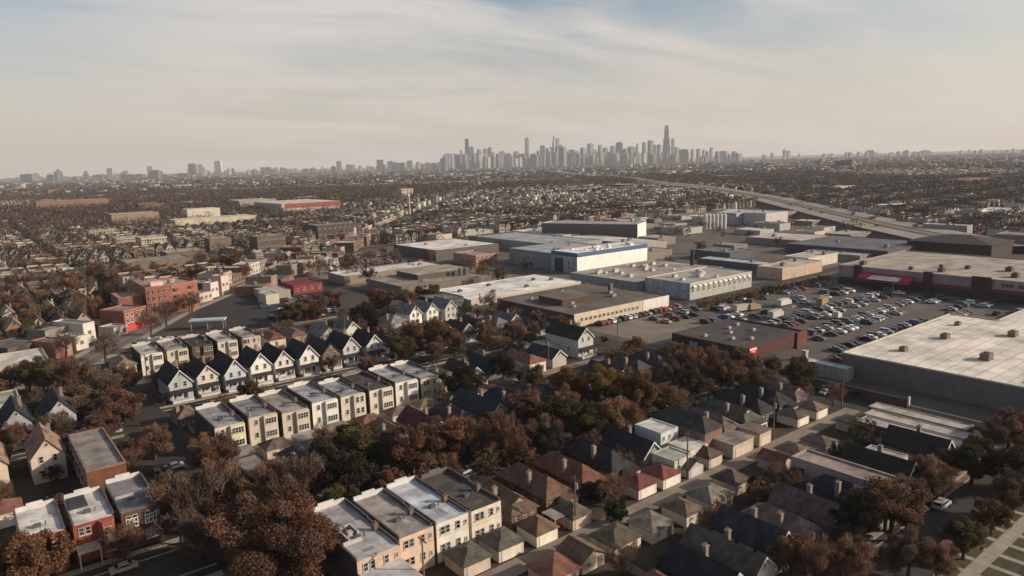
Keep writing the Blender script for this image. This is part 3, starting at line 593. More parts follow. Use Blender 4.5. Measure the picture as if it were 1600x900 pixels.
bungalow(97.4, 155, 6.2, 14, 4.0, 7.0, (.44,.36,.28), (.21,.18,.14), 'tan hip-roofed house at the right end of the pale flats', 'houses right of the pale flats', brick=False)
G4 = 'houses right of the pale flats'
gable_house(105.0, 155, 6, 14, 3.8, 7.2, (.45,.38,.33), (.035,.032,.03), 'black gable with small white front below the red-and-cream house', G4)
gable_house(113.0, 157, 6, 14, 3.8, 7.4, (.12,.1,.09), (.03,.028,.028), 'black-roofed dark cottage in the shade left of the cream house', G4, porch=False, barge=False)
bungalow(124.8, 153.0, 6.8, 12, 4.2, 6.4, (.62,.54,.44), (.20,.085,.07), 'cream house with brick-red hip roof in the middle of the picture', G4, brick=False, chim=False)
gable_house(134.0, 153.5, 6, 13, 3.8, 6.8, (.4,.35,.33), (.05,.042,.045), 'low black gable beside the red-roofed cream house', G4, porch=False)
gable_house(147.0, 156.0, 6.4, 15, 6.2, 9.2, (.44,.42,.40), (.028,.026,.026), 'tall black-roofed house with pale grey balconied front near the crossroads', G4)
for k in range(2): block('trailer_shed', ['long pale grey-green flat shed, rear of two','short white flat shed, front of two'][k], 'shed', 137.0+5.6*k, 166.0-1.5*k, 4.8, 11-3*k, 2.8, (.48,.49,.46), (.42,.43,.40), 'pale sheds near the crossroads', parapet=.1, rows=1, cols=1, wsize=(1,1))
# ---- block 3: gabled cottages facing the camera, then flats behind
G5 = 'row of gabled cottages with porches'
gh = [((.36,.38,.40),(.022,.022,.024),'blue-grey'),((.58,.52,.44),(.03,.026,.024),'cream'),((.46,.50,.52),(.024,.026,.03),'pale blue-grey'),((.66,.64,.60),(.026,.028,.034),'bright white'),
 ((.62,.58,.52),(.03,.024,.022),'white brown-roofed'),((.64,.61,.56),(.034,.036,.044),'white slate-roofed'),((.14,.10,.08),(.05,.04,.035),'dark brown'),((.44,.46,.46),(.026,.028,.03),'grey-green'),((.50,.47,.42),(.03,.03,.03),'grey-cream')]
for i, (wc, rc, nm) in enumerate(gh):
    gable_house(40.2+7.15*i+[0,.15,-.1,.1,0,-.15,.1,0,.1][i], 199.0+[0,.8,-.3,.4,1.0,-.2,.6,1.4,.2][i], 5.7-[0,.3,.1,0,.4,0,.2,.3,0][i], 13.5-[0,1,0,2,0,1.5,0,1,2][i], 5.2+[0,.3,-.1,.4,.1,.3,-.1,.2,0][i], 8.6+[0,-.3,.2,.5,-.2,.4,-.4,.1,-.3][i], wc, rc, f'{nm} gabled cottage, {ordn(i)} from the left in the row facing the street', G5, barge=i != 6)
bungalow(31.5+5, 176.5, 5.0, 8, 3.2, 5.6, (.26,.15,.11), (.17,.10,.08), 'small red-brown cottage left of the row of flats, by the street corner', None)
gable_house(106.4, 200, 5.2, 12, 3.6, 6.4, (.55,.5,.45), (.03,.03,.03), 'low cottage with small white gable at the end of the cottage row', 'houses at the end of the cottage row')
G6 = 'houses at the end of the cottage row'
for x, y, w_, wc, rc, br, lab in [(126.5,201,5.6,(.32,.10,.06),(.03,.025,.025),True,'narrow red brick gable beside the rust-orange trees'),(133.0,199,5.8,(.58,.46,.37),(.06,.04,.035),False,'peach-cream gable with round attic window'),(140.0,200,5.4,(.64,.60,.54),(.05,.04,.04),False,'white gable squeezed between peach gable and grey hip')]:
    gable_house(x, y, w_, 12, 4.6, 7.8, wc, rc, lab, G6, brick=br)
bungalow(147.0, 198, 6.6, 13, 4.6, 7.4, (.36,.34,.32), (.15,.145,.14), 'grey hip-roofed house with dark porch by the crossroads', G6, brick=False)
gable_house(155.5, 201, 5.6, 12, 4.2, 7.0, (.55,.5,.44), (.13,.13,.13), 'small grey-roofed house with white front at the crossroads corner', G6)
G7 = 'flats and houses behind the cottage row'
f3 = [(33.0,(.52,.42,.33),(.22,.15,.11),None,'pinkish cream house with tan roof and six windows, left end of the back row',0),(40.2,(.62,.58,.52),(.50,.47,.43),'right','white two-flat with bright roof and porch bay, behind the cottages',1),
 (47.4,(.52,.46,.35),(.32,.29,.25),'right','tan two-flat between the bright white and the dark brown flats',1),(54.8,(.09,.065,.05),(.05,.04,.035),'right','dark brown two-flat with rear porches in the back row',1),
 (62.4,(.54,.48,.39),(.44,.41,.37),'right','cream two-flat right of the dark brown one',1),(70.0,(.46,.40,.34),(.33,.29,.25),None,'grey-tan low flat with patched roof behind the blue cottage',1),(78.5,(.56,.49,.40),(.16,.07,.05),None,'cream house with red-brown roof behind the white cottages',0),(86.0,(.30,.2,.15),(.17,.10,.08),None,'brown brick house with pinkish roof, right of the red-roofed cream one',0)]
for x, wc, rc, po, lab, fl_ in f3:
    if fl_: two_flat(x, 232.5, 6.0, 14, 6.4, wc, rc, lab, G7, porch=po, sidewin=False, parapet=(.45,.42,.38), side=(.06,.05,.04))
    else: bungalow(x, 232, 6.0, 13, 5.4, 7.2, wc, rc, lab, G7, brick=False, chim=False)
gable_house(94.0, 227, 7.6, 12, 4.8, 8.6, (.34,.33,.31), (.19,.18,.165), 'large pale grey gambrel-like house with grey roof', G7, porch=False, barge=False)
gable_house(105.0, 230, 5.6, 12, 4.8, 8.2, (.60,.56,.48), (.16,.15,.14), 'white gabled house with one dark attic window, right of the large grey house', G7, porch=False)
bungalow(120.5, 226, 7.6, 11, 5.2, 8.2, (.30,.28,.26), (.24,.22,.20), 'grey-brown hip-roofed house beside a dark tree', G7, brick=False)
for i, x in enumerate((131.8, 139.2, 147.6)):
    gable_house(x, 231.5, 5.2, 11, 5.0, 8.0, [(.72,.70,.66),(.70,.67,.62),(.46,.44,.42)][i], (.20,.19,.18), ['brilliant white gable, left of three before the warehouse','white arched gable, middle of three before the warehouse','grey-white gable, right of three before the warehouse'][i], 'three white gables before the warehouse', porch=False)
# ---- left side of block 3 and the cottages there
G8 = 'grey cottages at the left edge'
for x, y, lab, wc in [(-4.5,191,'dark-roofed grey gable cut by the left edge',(.34,.33,.33)),(3.6,190,'dark grey gable with white porch posts, second from the left edge',(.30,.30,.31)),(12.0,191,'grey gabled cottage with steep black roof beside the bare trees',(.36,.36,.37))]:
    gable_house(x, y, 6.0, 13, 5.4, 9.0, wc, (.03,.028,.03), lab, G8, barge=False)
block('small_flat', 'pale olive flat-roofed two-flat at the left edge behind the grey gables', 'house', 2.0, 207, 6.5, 13, 5.8, (.42,.38,.29), (.33,.31,.26), None, parapet=.3, rows=2, cols=3, wsize=(.8,1.2))

# ================================================================== LARGE BUILDINGS right of the cross street
def big(name, label, cat, x0, y0, w, d, h, wall, roof, **kw):
    BLOCKED.append((x0-3, x0+w+3, y0-3, y0+d+3)); return block(name, label, cat, x0, y0, w, d, h, wall, roof, **kw)
store = big('big_store', 'huge store with cream flat roof dotted with dark units, at the right edge', 'store', 187, 8, 129, 86, 6.2, (.14,.13,.125), (.74,.66,.56),
            pts=[(0,0),(129,0),(129,72),(71,72),(71,86),(0,86)], parapet=.35, pcol=(.45,.4,.34))
for x, y, s in [(14,76,1.1),(36,74,1.3),(56,78,1.0),(20,58,1.6),(20,42,1.7),(52,62,1.4),(46,50,1.3),(16,25,1.5),(13,18,1.4),(70,60,1.2),(80,45,1.4),(62,30,1.3),(40,24,1.2)]: hvac(store, x, y, 6.18, s, (.16,.13,.11))
b = MB()
for k in range(7): b.box(4+.2*k, 7+.2*k, 20+2.2*k, 21.6+2.2*k, .05, .5+.25*(k % 3))
new('roof_equipment', b.mesh('roof_equipment', [METAL]), store, (.12,.11,.10), (0, 10, 6.18))
block('store_annex', 'low white-topped annex in front of the huge store corner', 'annex', 182, 90.0, 4.0, 13, 3.4, (.30,.29,.28), (.56,.55,.53), parapet=.1)
f = thing('yard_wall', 'long brown screen wall before the huge store', 'wall', 171.6, 58)
new('panel', MB().box(0,.3,12,40,0,2.6).mesh('panel', [BRICK]), f, (.14,.095,.08)); new('pale_panel', MB().box(0,.25,-8,11.6,0,1.3).mesh('pale_panel', [TRIM]), f, (.33,.28,.23))
new('post', MB().box(-.2,.5,11.61,11.99,0,3.3).mesh('post', [CONC]), f, (.5,.44,.36))
st2 = big('big_store', 'wide store with beige roof, mauve walls and red entrance awning beyond the car park', 'store', 325, 50, 70, 117, 8.2, (.27,.195,.205), (.40,.335,.275), parapet=.5, pcol=(.3,.24,.22))
for i in range(16): hvac(st2, random.uniform(6,64), random.uniform(5,112), 8.18, random.uniform(.9,1.7), (.09,.075,.07))
new('wall_stripe', MB().box(-.12,-.01,0,100,3.2,4.6).mesh('wall_stripe', [TRIM]), st2, (.15,.032,.048))
new('wall_foot_shade', MB().box(-.14,-.01,0,117,0,3.19).mesh('wall_foot_shade', [BRICK]), st2, (.05,.05,.048))  # near-black strip: the shade along the wall's foot put into colour
for y0, y1 in ((106,109.5),(76,79.5),(54,61),(20,26)): new('pilaster', MB().box(-.9,-.15,y0,y1,0,9.3).mesh('pilaster', [BRICK]), st2, (.09,.04,.04))
aw = new('entrance_awning', MB().box(-6,-.2,84,104,3.4,3.7).slab([(-6.4,83,5.3),(-6.4,87,5.3),(-.2,87,6.6),(-.2,83,6.6)],1.7).slab([(-6.4,101,5.3),(-6.4,105,5.3),(-.2,105,6.6),(-.2,101,6.6)],1.7).box(-.6,-.2,87.01,100.9,3.71,6.3).mesh('entrance_awning', [TRIM]), st2, (.36,.03,.042))
new('awning_sign', MB().slab([(-6.3,87.1,4.6),(-6.3,100.9,4.6),(-1.2,100.9,5.6),(-1.2,87.1,5.6)],.2).mesh('awning_sign', [TRIM]), aw, (.78,.62,.56))
new('sign_board', MB().box(-.35,-.16,27,53,4.9,8.1).mesh('sign_board', [TRIM]), st2, (.33,.27,.20))
b = MB(); y = 50.5
for n in (3, 4, 5):                      # three dark words, too blurred in the photograph to read
    for k in range(n): b.box(-.47,-.36,y-1.15,y,5.9,7.4); y -= 1.45
    y -= 1.6
new('sign_lettering', b.mesh('sign_lettering', [TRIM]), st2, (.09,.065,.05))
ph = big('corner_store', 'brown brick store with dark flat roof and red sign at its near corner', 'store', 177.2, 117.5, 32, 27, 4.5, (.085,.058,.045), (.075,.062,.055), brick=True, parapet=.4, pcol=(.05,.04,.035))
for x, y in ((5,18),(8,10),(14,15),(19,19),(22,12),(12,6),(25,20)): hvac(ph, x, y, 4.48, .7, (.42,.36,.31))
new('red_wall', MB().box(5.5,32.06,-.16,-.01,1.4,4.8).mesh('red_wall', [BRICK]), ph, (.12,.048,.042))
new('corner_tower', MB().box(.1,5.2,-.7,-.17,0,5.2).mesh('corner_tower', [BRICK]), ph, (.11,.055,.042))
s_ = new('corner_sign', MB().box(.5,4.2,-1.0,-.71,2.9,4.9).mesh('corner_sign', [GLOW_RED]), ph)
new('sign_stripe', MB().box(.6,4.0,-1.1,-1.01,4.2,4.75).box(.9,3.2,-1.1,-1.01,3.6,3.8).mesh('sign_stripe', [TRIM]), s_, (.75,.62,.58))
new('end_pier', MB().box(26.5,32.2,-.8,-.17,0,5.1).mesh('end_pier', [BRICK]), ph, (.2,.075,.065))
new('back_hatch', MB().box(-.12,-.01,17,20,0,3.6).mesh('back_hatch', [TRIM]), ph, (.3,.27,.25))
pl = thing('gate_pillar', 'pale stone pillar by the brown store forecourt', 'pillar', 193.5, 108.0)
new('shaft', MB().box(0,1.3,0,1.3,0,2.6).mesh('shaft', [CONC]), pl, (.45,.38,.33)); new('cap', MB().box(-.15,1.45,-.15,1.45,2.601,2.9).mesh('cap', [CONC]), pl, (.5,.44,.38))
wf = big('warehouse', 'low warehouse with long bright white roof in the centre', 'warehouse', 164.5, 238, 62, 32, 4.8, (.46,.40,.33), (.80,.75,.68), parapet=.2, pcol=(.6,.55,.5), rows=1, cols=14, wsize=(1.6,1.0))
for x, y in ((8,20),(18,9),(26,23),(36,8),(50,20),(56,14)): hvac(wf, x, y, 4.78, .9, (.09,.085,.08))
bw_ = big('warehouse', 'broad brown-roofed factory with cream front and raised brown roof box', 'factory', 174, 187, 53, 46, 4.6, (.075,.058,.048), (.145,.118,.096), parapet=.3, pcol=(.13,.1,.08), units=7, unitcol=(.3,.27,.24))
new('front_wall', MB().box(.2,37,-.2,-.01,.02,5.1).mesh('front_wall', [WALL]), bw_, (.50,.42,.31)); new('white_front', MB().box(37.2,53,-.22,-.01,.02,5.0).mesh('white_front', [WALL]), bw_, (.62,.58,.53))
for k in range(14): window(bw_, 4+2.3*k, -.2, 2.6, 1.4, 1.2, 2, 1)
new('raised_box', MB().box(9,26,16,30,4.6,7.0).mesh('raised_box', [BRICK]), bw_, (.12,.08,.06)); new('raised_roof', MB().box(9,26,16,30,7.003,7.06).mesh('raised_roof', [BIGROOF]), bw_, (.17,.14,.11))
new('stub_chimney', MB().box(42,43.6,22,23.6,4.6,8.6).mesh('stub_chimney', [BRICK]), bw_, (.2,.15,.12))
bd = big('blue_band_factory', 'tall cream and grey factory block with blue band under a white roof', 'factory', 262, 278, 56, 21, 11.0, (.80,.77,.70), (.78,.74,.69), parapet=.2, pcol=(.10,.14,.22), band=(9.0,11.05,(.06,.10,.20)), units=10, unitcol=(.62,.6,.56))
new('side_face', MB().box(-.12,-.01,0,21,0,8.98).mesh('side_face', [WALL]), bd, (.30,.32,.36))  # shade on this side face is painted in as a darker blue-grey
new('loading_bay', MB().box(-.2,-.13,11,18,0,7.6).mesh('loading_bay', [TRIM]), bd, (.03,.034,.045))
for z in (2.4, 5.6):
    for y in (2.5, 6.5): window(bd, -.12, y, z, 1.2, 1.4, side='x')
big('warehouse', 'grey metal-clad wing left of the blue-banded block', 'factory', 264, 299.6, 46, 40, 9, (.21,.215,.23), (.36,.36,.36), parapet=.3, pcol=(.16,.16,.17), units=3, xrows=1, xcols=6, wsize=(1.6,1.8))
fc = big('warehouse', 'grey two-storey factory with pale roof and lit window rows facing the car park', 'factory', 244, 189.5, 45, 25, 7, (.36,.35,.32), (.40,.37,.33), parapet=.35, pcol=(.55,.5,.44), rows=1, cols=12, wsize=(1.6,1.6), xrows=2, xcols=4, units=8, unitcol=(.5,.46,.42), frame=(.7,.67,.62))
new('side_face', MB().box(-.08,-.01,0,25,0,6.9).mesh('side_face', [WALL]), fc, (.30,.33,.35))  # side face, slightly darker and cooler than the front
b = MB()
for k in range(12): b.slab([(1.6+3.6*k,-1.2,5.5),(3.8+3.6*k,-1.2,5.5),(3.8+3.6*k,-.02,6.1),(1.6+3.6*k,-.02,6.1)], .1)
new('window_awnings', b.mesh('window_awnings', [TRIM]), fc, (.68,.66,.62))
big('warehouse', 'low beige-roofed wing scattered with vents before the blue-banded block', 'factory', 240, 216, 64, 44, 5, (.22,.23,.24), (.38,.33,.28), parapet=.3, units=16, unitcol=(.5,.46,.42), xrows=1, xcols=8, wsize=(1.4,1.2))
stk = tag(new('smokestack', MB().tube((0,0,0),(0,0,13),1.1,.8,10).tube((0,0,12.2),(0,0,12.9),.98,.95,10).mesh('smokestack', [BRICK]), None, (.05,.035,.03), (300,232,0)), 'dark brick smokestack standing behind the pale-roofed factory', 'chimney')
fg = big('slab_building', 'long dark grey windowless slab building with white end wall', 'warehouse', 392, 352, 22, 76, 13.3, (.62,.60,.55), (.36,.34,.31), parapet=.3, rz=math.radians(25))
new('side_face', MB().box(-.1,-.01,0,76,0,13.2).mesh('side_face', [WALL]), fg, (.115,.108,.10))  # long face coloured darker than the lit end to carry its shade
big('warehouse', 'wide white-roofed warehouse with dark side, left of the grey wing', 'warehouse', 239, 383, 50, 54, 6.6, (.10,.09,.08), (.74,.69,.61), parapet=.3, units=3)
big('brick_shop', 'pinkish brick workshop between the white-roofed warehouse and grey wing', 'workshop', 243, 345, 16, 24, 6, (.50,.30,.23), (.36,.27,.22), brick=True, parapet=.4, rows=2, cols=5)
big('warehouse', 'long narrow white-roofed depot left of the centre warehouses', 'warehouse', 157, 341, 58, 20, 4.6, (.22,.18,.14), (.70,.64,.55), parapet=.15, units=6, rows=1, cols=10)
lb = big('warehouse', 'low tan-roofed factory with a raised dark-edged hall', 'factory', 161, 289, 48, 35, 4.6, (.16,.13,.11), (.30,.255,.205), parapet=.3, units=4)
new('raised_hall', MB().box(16,47,12,33,4.6,7.2).mesh('raised_hall', [WALL]), lb, (.085,.072,.06)); new('raised_roof', MB().box(16,47,12,33,7.203,7.26).mesh('raised_roof', [BIGROOF]), lb, (.36,.31,.25))
for x in (38, 41): new('roof_tank', MB().tube((x,8,4.6),(x,8,8.6),.7,.7,8).mesh('roof_tank', [METAL]), lb, (.10,.085,.075))
gb2 = big('green_store', 'dark green-grey glass-fronted building beside the centre white roof', 'building', 150.5, 240.5, 12, 15, 6.2, (.06,.075,.072), (.14,.15,.15), parapet=.3, rows=1, cols=4, wsize=(2.2,3.4))
G9 = 'industrial roofs beyond the pale factory'
for a in [('warehouse','very long pale grey roof strip behind the pale factory','warehouse',1090,412,1216,404,12,(.10,.10,.11),(.44,.45,.46),'x'),
 ('warehouse','arched dark grey hall behind the pale roof strip','warehouse',1085,403,1140,391,22,(.08,.085,.09),(.16,.17,.18),'x'),
 ('warehouse','cream block with lit brick foot near the store with the red awning','warehouse',1222,438,1284,421,14,(.46,.34,.25),(.5,.46,.4),'y'),
 ('warehouse','pale cream block behind the brick-footed one','warehouse',1262,420,1308,404,14,(.52,.47,.4),(.5,.46,.41),'y'),
 ('warehouse','wide dark-roofed hall with thin white edge near the embankment','warehouse',1226,394,1385,381,60,(.075,.075,.08),(.13,.13,.14),'x'),
 ('warehouse','pale pink-roofed sheds beyond the dark-roofed hall','warehouse',1165,380,1252,371,40,(.25,.2,.18),(.52,.44,.40),'x'),
 ('warehouse','grey-roofed shed row behind the cream block','warehouse',1255,402,1342,393,14,(.20,.19,.18),(.40,.38,.36),'x'),
 ('warehouse','flat white-roofed hall beyond the blue-banded block','warehouse',880,382,1000,371,26,(.3,.28,.25),(.62,.58,.52),'x'),
 ('warehouse','grey-roofed hall behind the wide white-roofed warehouse','warehouse',745,383,872,370,40,(.3,.28,.26),(.36,.36,.35),'x'),
 ('warehouse','small white cluster of roofs above the grey-roofed hall','warehouse',800,372,880,361,24,(.5,.46,.42),(.62,.57,.52),'x'),
 ('warehouse','grey-blue steel shed with sloping roof beyond the silos','warehouse',1150,352,1196,334,24,(.36,.35,.36),(.42,.41,.42),'y'),
 ('warehouse','pale lilac-grey block right of the silos','warehouse',1196,353,1230,334,22,(.45,.42,.42),(.42,.4,.4),'y'),
 ('warehouse','low white supply shed at the right beyond the embankment','warehouse',1440,366,1510,350,10,(.3,.27,.24),(.62,.58,.54),'x'),
 ('pink_block','dull red block of flats on the far right','apartment building',1507,290,1545,281,30,(.36,.13,.11),(.25,.12,.1),'y'),
 ('warehouse','long white low depot at the far right edge','warehouse',1556,341,1600,333,26,(.62,.57,.5),(.6,.56,.5),'y'),
 ('warehouse','bright white van depot beyond the tracks on the right','warehouse',1521,340,1540,331,16,(.7,.67,.62),(.65,.6,.55),'y'),
 ('white_house','white gabled chapel-like hall beyond the embankment','hall',1388,331,1414,321,14,(.6,.56,.5),(.6,.56,.5),'y'),
 ('office','pale office block with white top floor, right of the embankment','office',1313,301,1336,292,22,(.6,.5,.45),(.5,.44,.4),'y')]:
    blk(*a[:10], face=a[10], parapet=.3, units=2, group=G9 if a[0] == 'warehouse' else None)
# dark hall at the right
hx, hy = at(1430, 402)
hl = thing('dark_hall', 'hulking dark pyramid-roofed hall behind the beige store roof', 'hall', hx+12, hy-34)
new('wall', MB().box(0,34,0,44,0,7.8,top=False).mesh('wall', [BRICK]), hl, (.07,.05,.045)); new('roof', hip_roof(34,44,8,11.5,.6).mesh('roof', [SHINGLE]), hl, (.06,.05,.048))
BLOCKED.append((hx, hx+60, hy-40, hy+20))
big('ruined_block', 'pinkish ornate brick block beside the dark pyramid roof', 'building', hx+62, hy-45, 22, 26, 9, (.33,.25,.22), (.25,.19,.17), brick=True, rows=2, cols=6)
# silos, mast, tower
sx, sy = at(1102, 358)
for k in range(6):
    b = MB().tube((0,0,0),(0,0,11.5),2.0,2.0,14).tube((0,0,11.5),(0,0,13.0),2.0,.3,14)
    tag(new('silo', b.mesh('silo', [METAL]), None, (.55,.52,.49), (sx+3.6*k*.8, sy-3.4*k*.5, 0)), 'pale steel silo in the tight row of six', 'silo', 'row of pale silos')
mx_, my_ = at(641, 343)
t = thing('lattice_mast', 'tall thin white mast rising above the trees left of centre', 'mast', mx_, my_)
new('pole', MB().tube((0,0,0),(0,0,29),.9,.5,8).mesh('pole', [METAL]), t, (.6,.57,.52)); new('antenna', MB().tube((0,0,29),(0,0,31),.15,.1,6).box(-1.2,1.2,-.2,.2,26,28.4).mesh('antenna', [METAL]), t, (.55,.52,.48))
tx, ty = at(632, 311)
tw = big('cream_tower', 'pale square church-like tower above the trees left of centre', 'tower', tx-5, ty, 24, 20, 18, (.42,.34,.27), (.3,.25,.2), rows=3, cols=3, wsize=(2.5,3))
bx_, by_ = at(1139, 321)
t = thing('billboard', 'white billboard on a dark post beyond the factories', 'billboard', bx_, by_); new('panel', MB().box(0,9,0,.6,4,13).mesh('panel', [TRIM]), t, (.75,.7,.64)); new('post', MB().tube((4.5,.3,0),(4.5,.3,4),.5,.5,8).mesh('post', [METAL]), t, (.1,.09,.08))
for k, (px, py, hh) in enumerate([(1238,372,11),(1328,560,0),(520,330,9),(560,325,8),(1300,350,14)]):
    if not hh: continue
    x, y = at(px, py); t = thing('light_mast', ['thin lamp mast by the dark-roofed hall','', 'thin lamp mast left of the pale tower','thin lamp mast just left of the tall white mast','thin lamp mast beside the expressway'][k], 'lamp mast', x, y)
    new('pole', MB().tube((0,0,0),(0,0,hh),.22,.12,6).mesh('pole', [METAL]), t, (.4,.37,.34)); new('lamp_head', MB().box(-1,1,-.2,.2,hh,hh+.25).mesh('lamp_head', [METAL]), t, (.3,.28,.26))
nsh = 0
for k in range(400):
    x, y = random.uniform(300, 640), random.uniform(185, 520); w_, d_ = random.uniform(10, 30), random.uniform(9, 24)
    if nsh >= 34 or blocked(x+w_/2, y+d_/2, max(w_, d_)/2+3) or x+w_ > exp_x(y)-36 or x+w_ > exp_x(y+d_)-36 or not -30 < proj(x, y)[0] < 1640: continue
    nsh += 1; v = random.choice([(.62,.57,.5),(.30,.27,.24),(.16,.14,.13),(.42,.38,.33)]); c = 'white' if v[0] > .5 else 'dark' if v[0] < .2 else 'grey'
    wv = random.choice([(.5,.43,.36),(.2,.16,.13),(.3,.2,.15),(.36,.34,.32)])
    big('shed', f'small {c}-roofed shed on the industrial land by the expressway', 'shed', x, y, w_, d_, random.uniform(3.2, 5.5), wv, v, group=f'{c}-roofed sheds by the expressway', parapet=.25, units=1)
# ================================================================== the avenue on the left
OB = [(62,331),(72,330.6),(84,335.5),(81,352),(62,352)]
ob = big('brick_apartments', 'four-storey orange brick apartment block on the avenue', 'apartment building', 62, 330.6, 22, 21, 11.8, (.36,.145,.098), (.30,.25,.205), brick=True, pts=[(p[0]-62, p[1]-330.6) for p in OB], parapet=.7, units=6, unitcol=(.4,.35,.3))
for z in (2.0, 4.8, 7.6, 10.2):
    for x in (1.5, 3.4, 5.6, 7.6): window(ob, x, -.05, z, .9, 1.3)
e = np.array([12, 4.9]); e = e/np.linalg.norm(e); ang = math.atan2(e[1], e[0])
for z in (4.8, 7.6, 10.2):
    for k in (1.2, 3.0, 8.6, 10.4):
        w_ = window(ob, 10+e[0]*k+e[1]*.05, e[1]*k-e[0]*.05, z, .9, 1.4); w_.rotation_euler = (0,0,ang)
for k in (2.1, 9.5):
    b = MB().box(-1.1,1.1,-.9,-.02,0,.18)
    for z in (0, 2.8, 5.6): b.box(-1.1,1.1,-.9,-.85,z+.2,z+1.0).box(-1.1,1.1,-.9,-.02,z,z+.15)
    o = new('balcony', b.mesh('balcony', [METAL]), ob, (.16,.06,.045), (10+e[0]*k, e[1]*k, 4.0), ang)
new('white_penthouse', MB().box(3,8,4,9,11.8,13.6).mesh('white_penthouse', [WALL]), ob, (.58,.48,.42))
big('brick_apartments', 'lower orange brick wing with pale flat roof left of the apartment block', 'apartment building', 52, 335, 9.5, 16, 8.4, (.32,.135,.09), (.32,.27,.22), brick=True, parapet=.4, xrows=2, xcols=4)
rb = big('brick_shop', 'two-storey red brick shop with white window frames on the avenue', 'shop', 48.5, 304, 11, 12, 7.8, (.34,.13,.09), (.22,.19,.17), brick=True, rz=math.radians(34), parapet=.5, rows=0)
for z in (4.0, 6.3):
    for x in (1.5, 3.6, 7.0, 9.1): window(rb, x, 0, z, 1.5, 1.5, frame=(.72,.66,.6))
new('shop_front', MB().box(-.02,11.02,-.3,-.01,0,2.6).mesh('shop_front', [TRIM]), rb, (.42,.05,.045))
new('shop_awning', MB().slab([(5,-1.6,2.4),(11,-1.6,2.4),(11,-.31,3.0),(5,-.31,3.0)],.15).mesh('shop_awning', [TRIM]), rb, (.45,.045,.04))
sh = [(43.5,297.5,6,8,3.2,(.46,.41,.34),(.4,.36,.3),'low white shop next to the red brick shop'),(33.4,293.5,4.6,16,7.0,(.50,.47,.42),(.24,.22,.20),'white gable-ended corner building on the avenue'),
 (22,296,10.6,12,6.0,(.20,.18,.16),(.24,.22,.20),'dark flat-roofed shop behind the white corner building'),(29.5,283.5,4.6,9,4.6,(.48,.43,.37),(.38,.34,.29),'low white shop below the white corner building'),
 (22.5,274.5,6,12,5.4,(.30,.14,.095),(.18,.155,.135),'salmon brick shop at the foot of the avenue'),(10,279,12,14,5.0,(.10,.08,.07),(.13,.11,.1),'dark-roofed workshop left of the salmon brick shop'),
 (2,254,17,20,4.6,(.42,.36,.29),(.60,.54,.47),'low shed with glaring white roof at the left edge'),(87,346,8,14,4.2,(.42,.33,.27),(.3,.25,.21),'low pale shop right of the orange brick block'),
 (95,356,5,5,7.0,(.58,.47,.40),(.4,.34,.3),'slim pale tower-like shop on the avenue'),(101.5,361,5,6,9.0,(.50,.40,.34),(.4,.34,.3),'taller slim pinkish shop on the avenue')]
for x, y, w_, d_, h_, wc, rc, lab in sh: big('shop', lab, 'shop', x, y, w_, d_, h_, wc, rc, group='shops along the avenue', parapet=.4, rows=1, cols=max(1,int(w_/2.5)), rz=math.radians(30) if y > 270 else 0, pcol=tuple(c*.95 for c in wc))
ll = big('garage_row', 'long low block with grey crenellated roof behind the flats', 'building', 43.4, 264.0, 25, 8, 3.8, (.09,.08,.07), (.30,.275,.235), rz=math.radians(-38), parapet=.3, units=0)
b = MB()
for k in range(6): b.box(2+4*k, 4.2+4*k, 3, 4.4, 0, .9)
new('roof_boxes', b.mesh('roof_boxes', [TRIM]), ll, (.42,.38,.33), (0,0,3.98))
def av_at(dist):
    for (x0,y0),(x1,y1) in zip(AV, AV[1:]):
        L = math.hypot(x1-x0, y1-y0)
        if dist <= L: return x0+(x1-x0)*dist/L, y0+(y1-y0)*dist/L, math.atan2(y1-y0, x1-x0)
        dist -= L
AVSHOPS = []
for side in (1, -1):
    dd_ = 150.0
    while dd_ < 760:
        w_ = random.uniform(8, 20); x, y, a = av_at(dd_+w_/2); d_ = random.uniform(9, 16); off = 8.5+d_/2
        cx, cy = x-math.sin(a)*off*side, y+math.cos(a)*off*side
        if not blocked(cx, cy, 5) and random.random() < .8:
            wc = random.choice([(.27,.125,.085),(.36,.30,.24),(.18,.10,.075),(.42,.37,.32),(.22,.17,.13)]); rc = random.choice([(.3,.26,.22),(.5,.46,.4),(.1,.085,.075),(.2,.17,.14)])
            AVSHOPS.append((cx, cy, a, w_-.8, d_, random.choice([3.4,3.8,6.2,6.6]), wc, rc, side))
        dd_ += w_
for cx, cy, a, w_, d_, h_, wc, rc, side in AVSHOPS:
    c = 'red-brown brick' if wc[0] > wc[2]*2.3 else 'pale' if wc[0] > .30 else 'tan'
    ox = cx-math.cos(a)*w_/2+math.sin(a)*d_/2; oy = cy-math.sin(a)*w_/2-math.cos(a)*d_/2
    block('shop', f'{c} {"two-storey" if h_ > 5 else "low"} shop lining the {"left" if side > 0 else "right"} side of the upper avenue', 'shop', ox, oy, w_, d_, h_, wc, rc, group=f'{c} {"two-storey" if h_ > 5 else "low"} shops on the {"left" if side > 0 else "right"} side of the upper avenue', brick='brick' in c, rz=a, parapet=.4, units=1, rows=2 if h_ > 5 else 1, cols=max(2, int(w_/3)))
    BLOCKED.append((cx-w_/2-1, cx+w_/2+1, cy-w_/2-1, cy+w_/2+1))
cp = thing('canopy', 'thin pale blue-white canopy roof on the dark lot', 'canopy', 67.5, 288, None, math.radians(-30))
new('roof', MB().box(0,13,0,4.5,3.3,3.8).mesh('roof', [TRIM]), cp, (.40,.45,.47)); b = MB()
for x in (.5,6.5,12.3):
    for y in (.4,3.9): new('post', MB().box(x,x+.25,y,y+.25,0,3.29).mesh('post', [METAL]), cp, (.4,.38,.36))
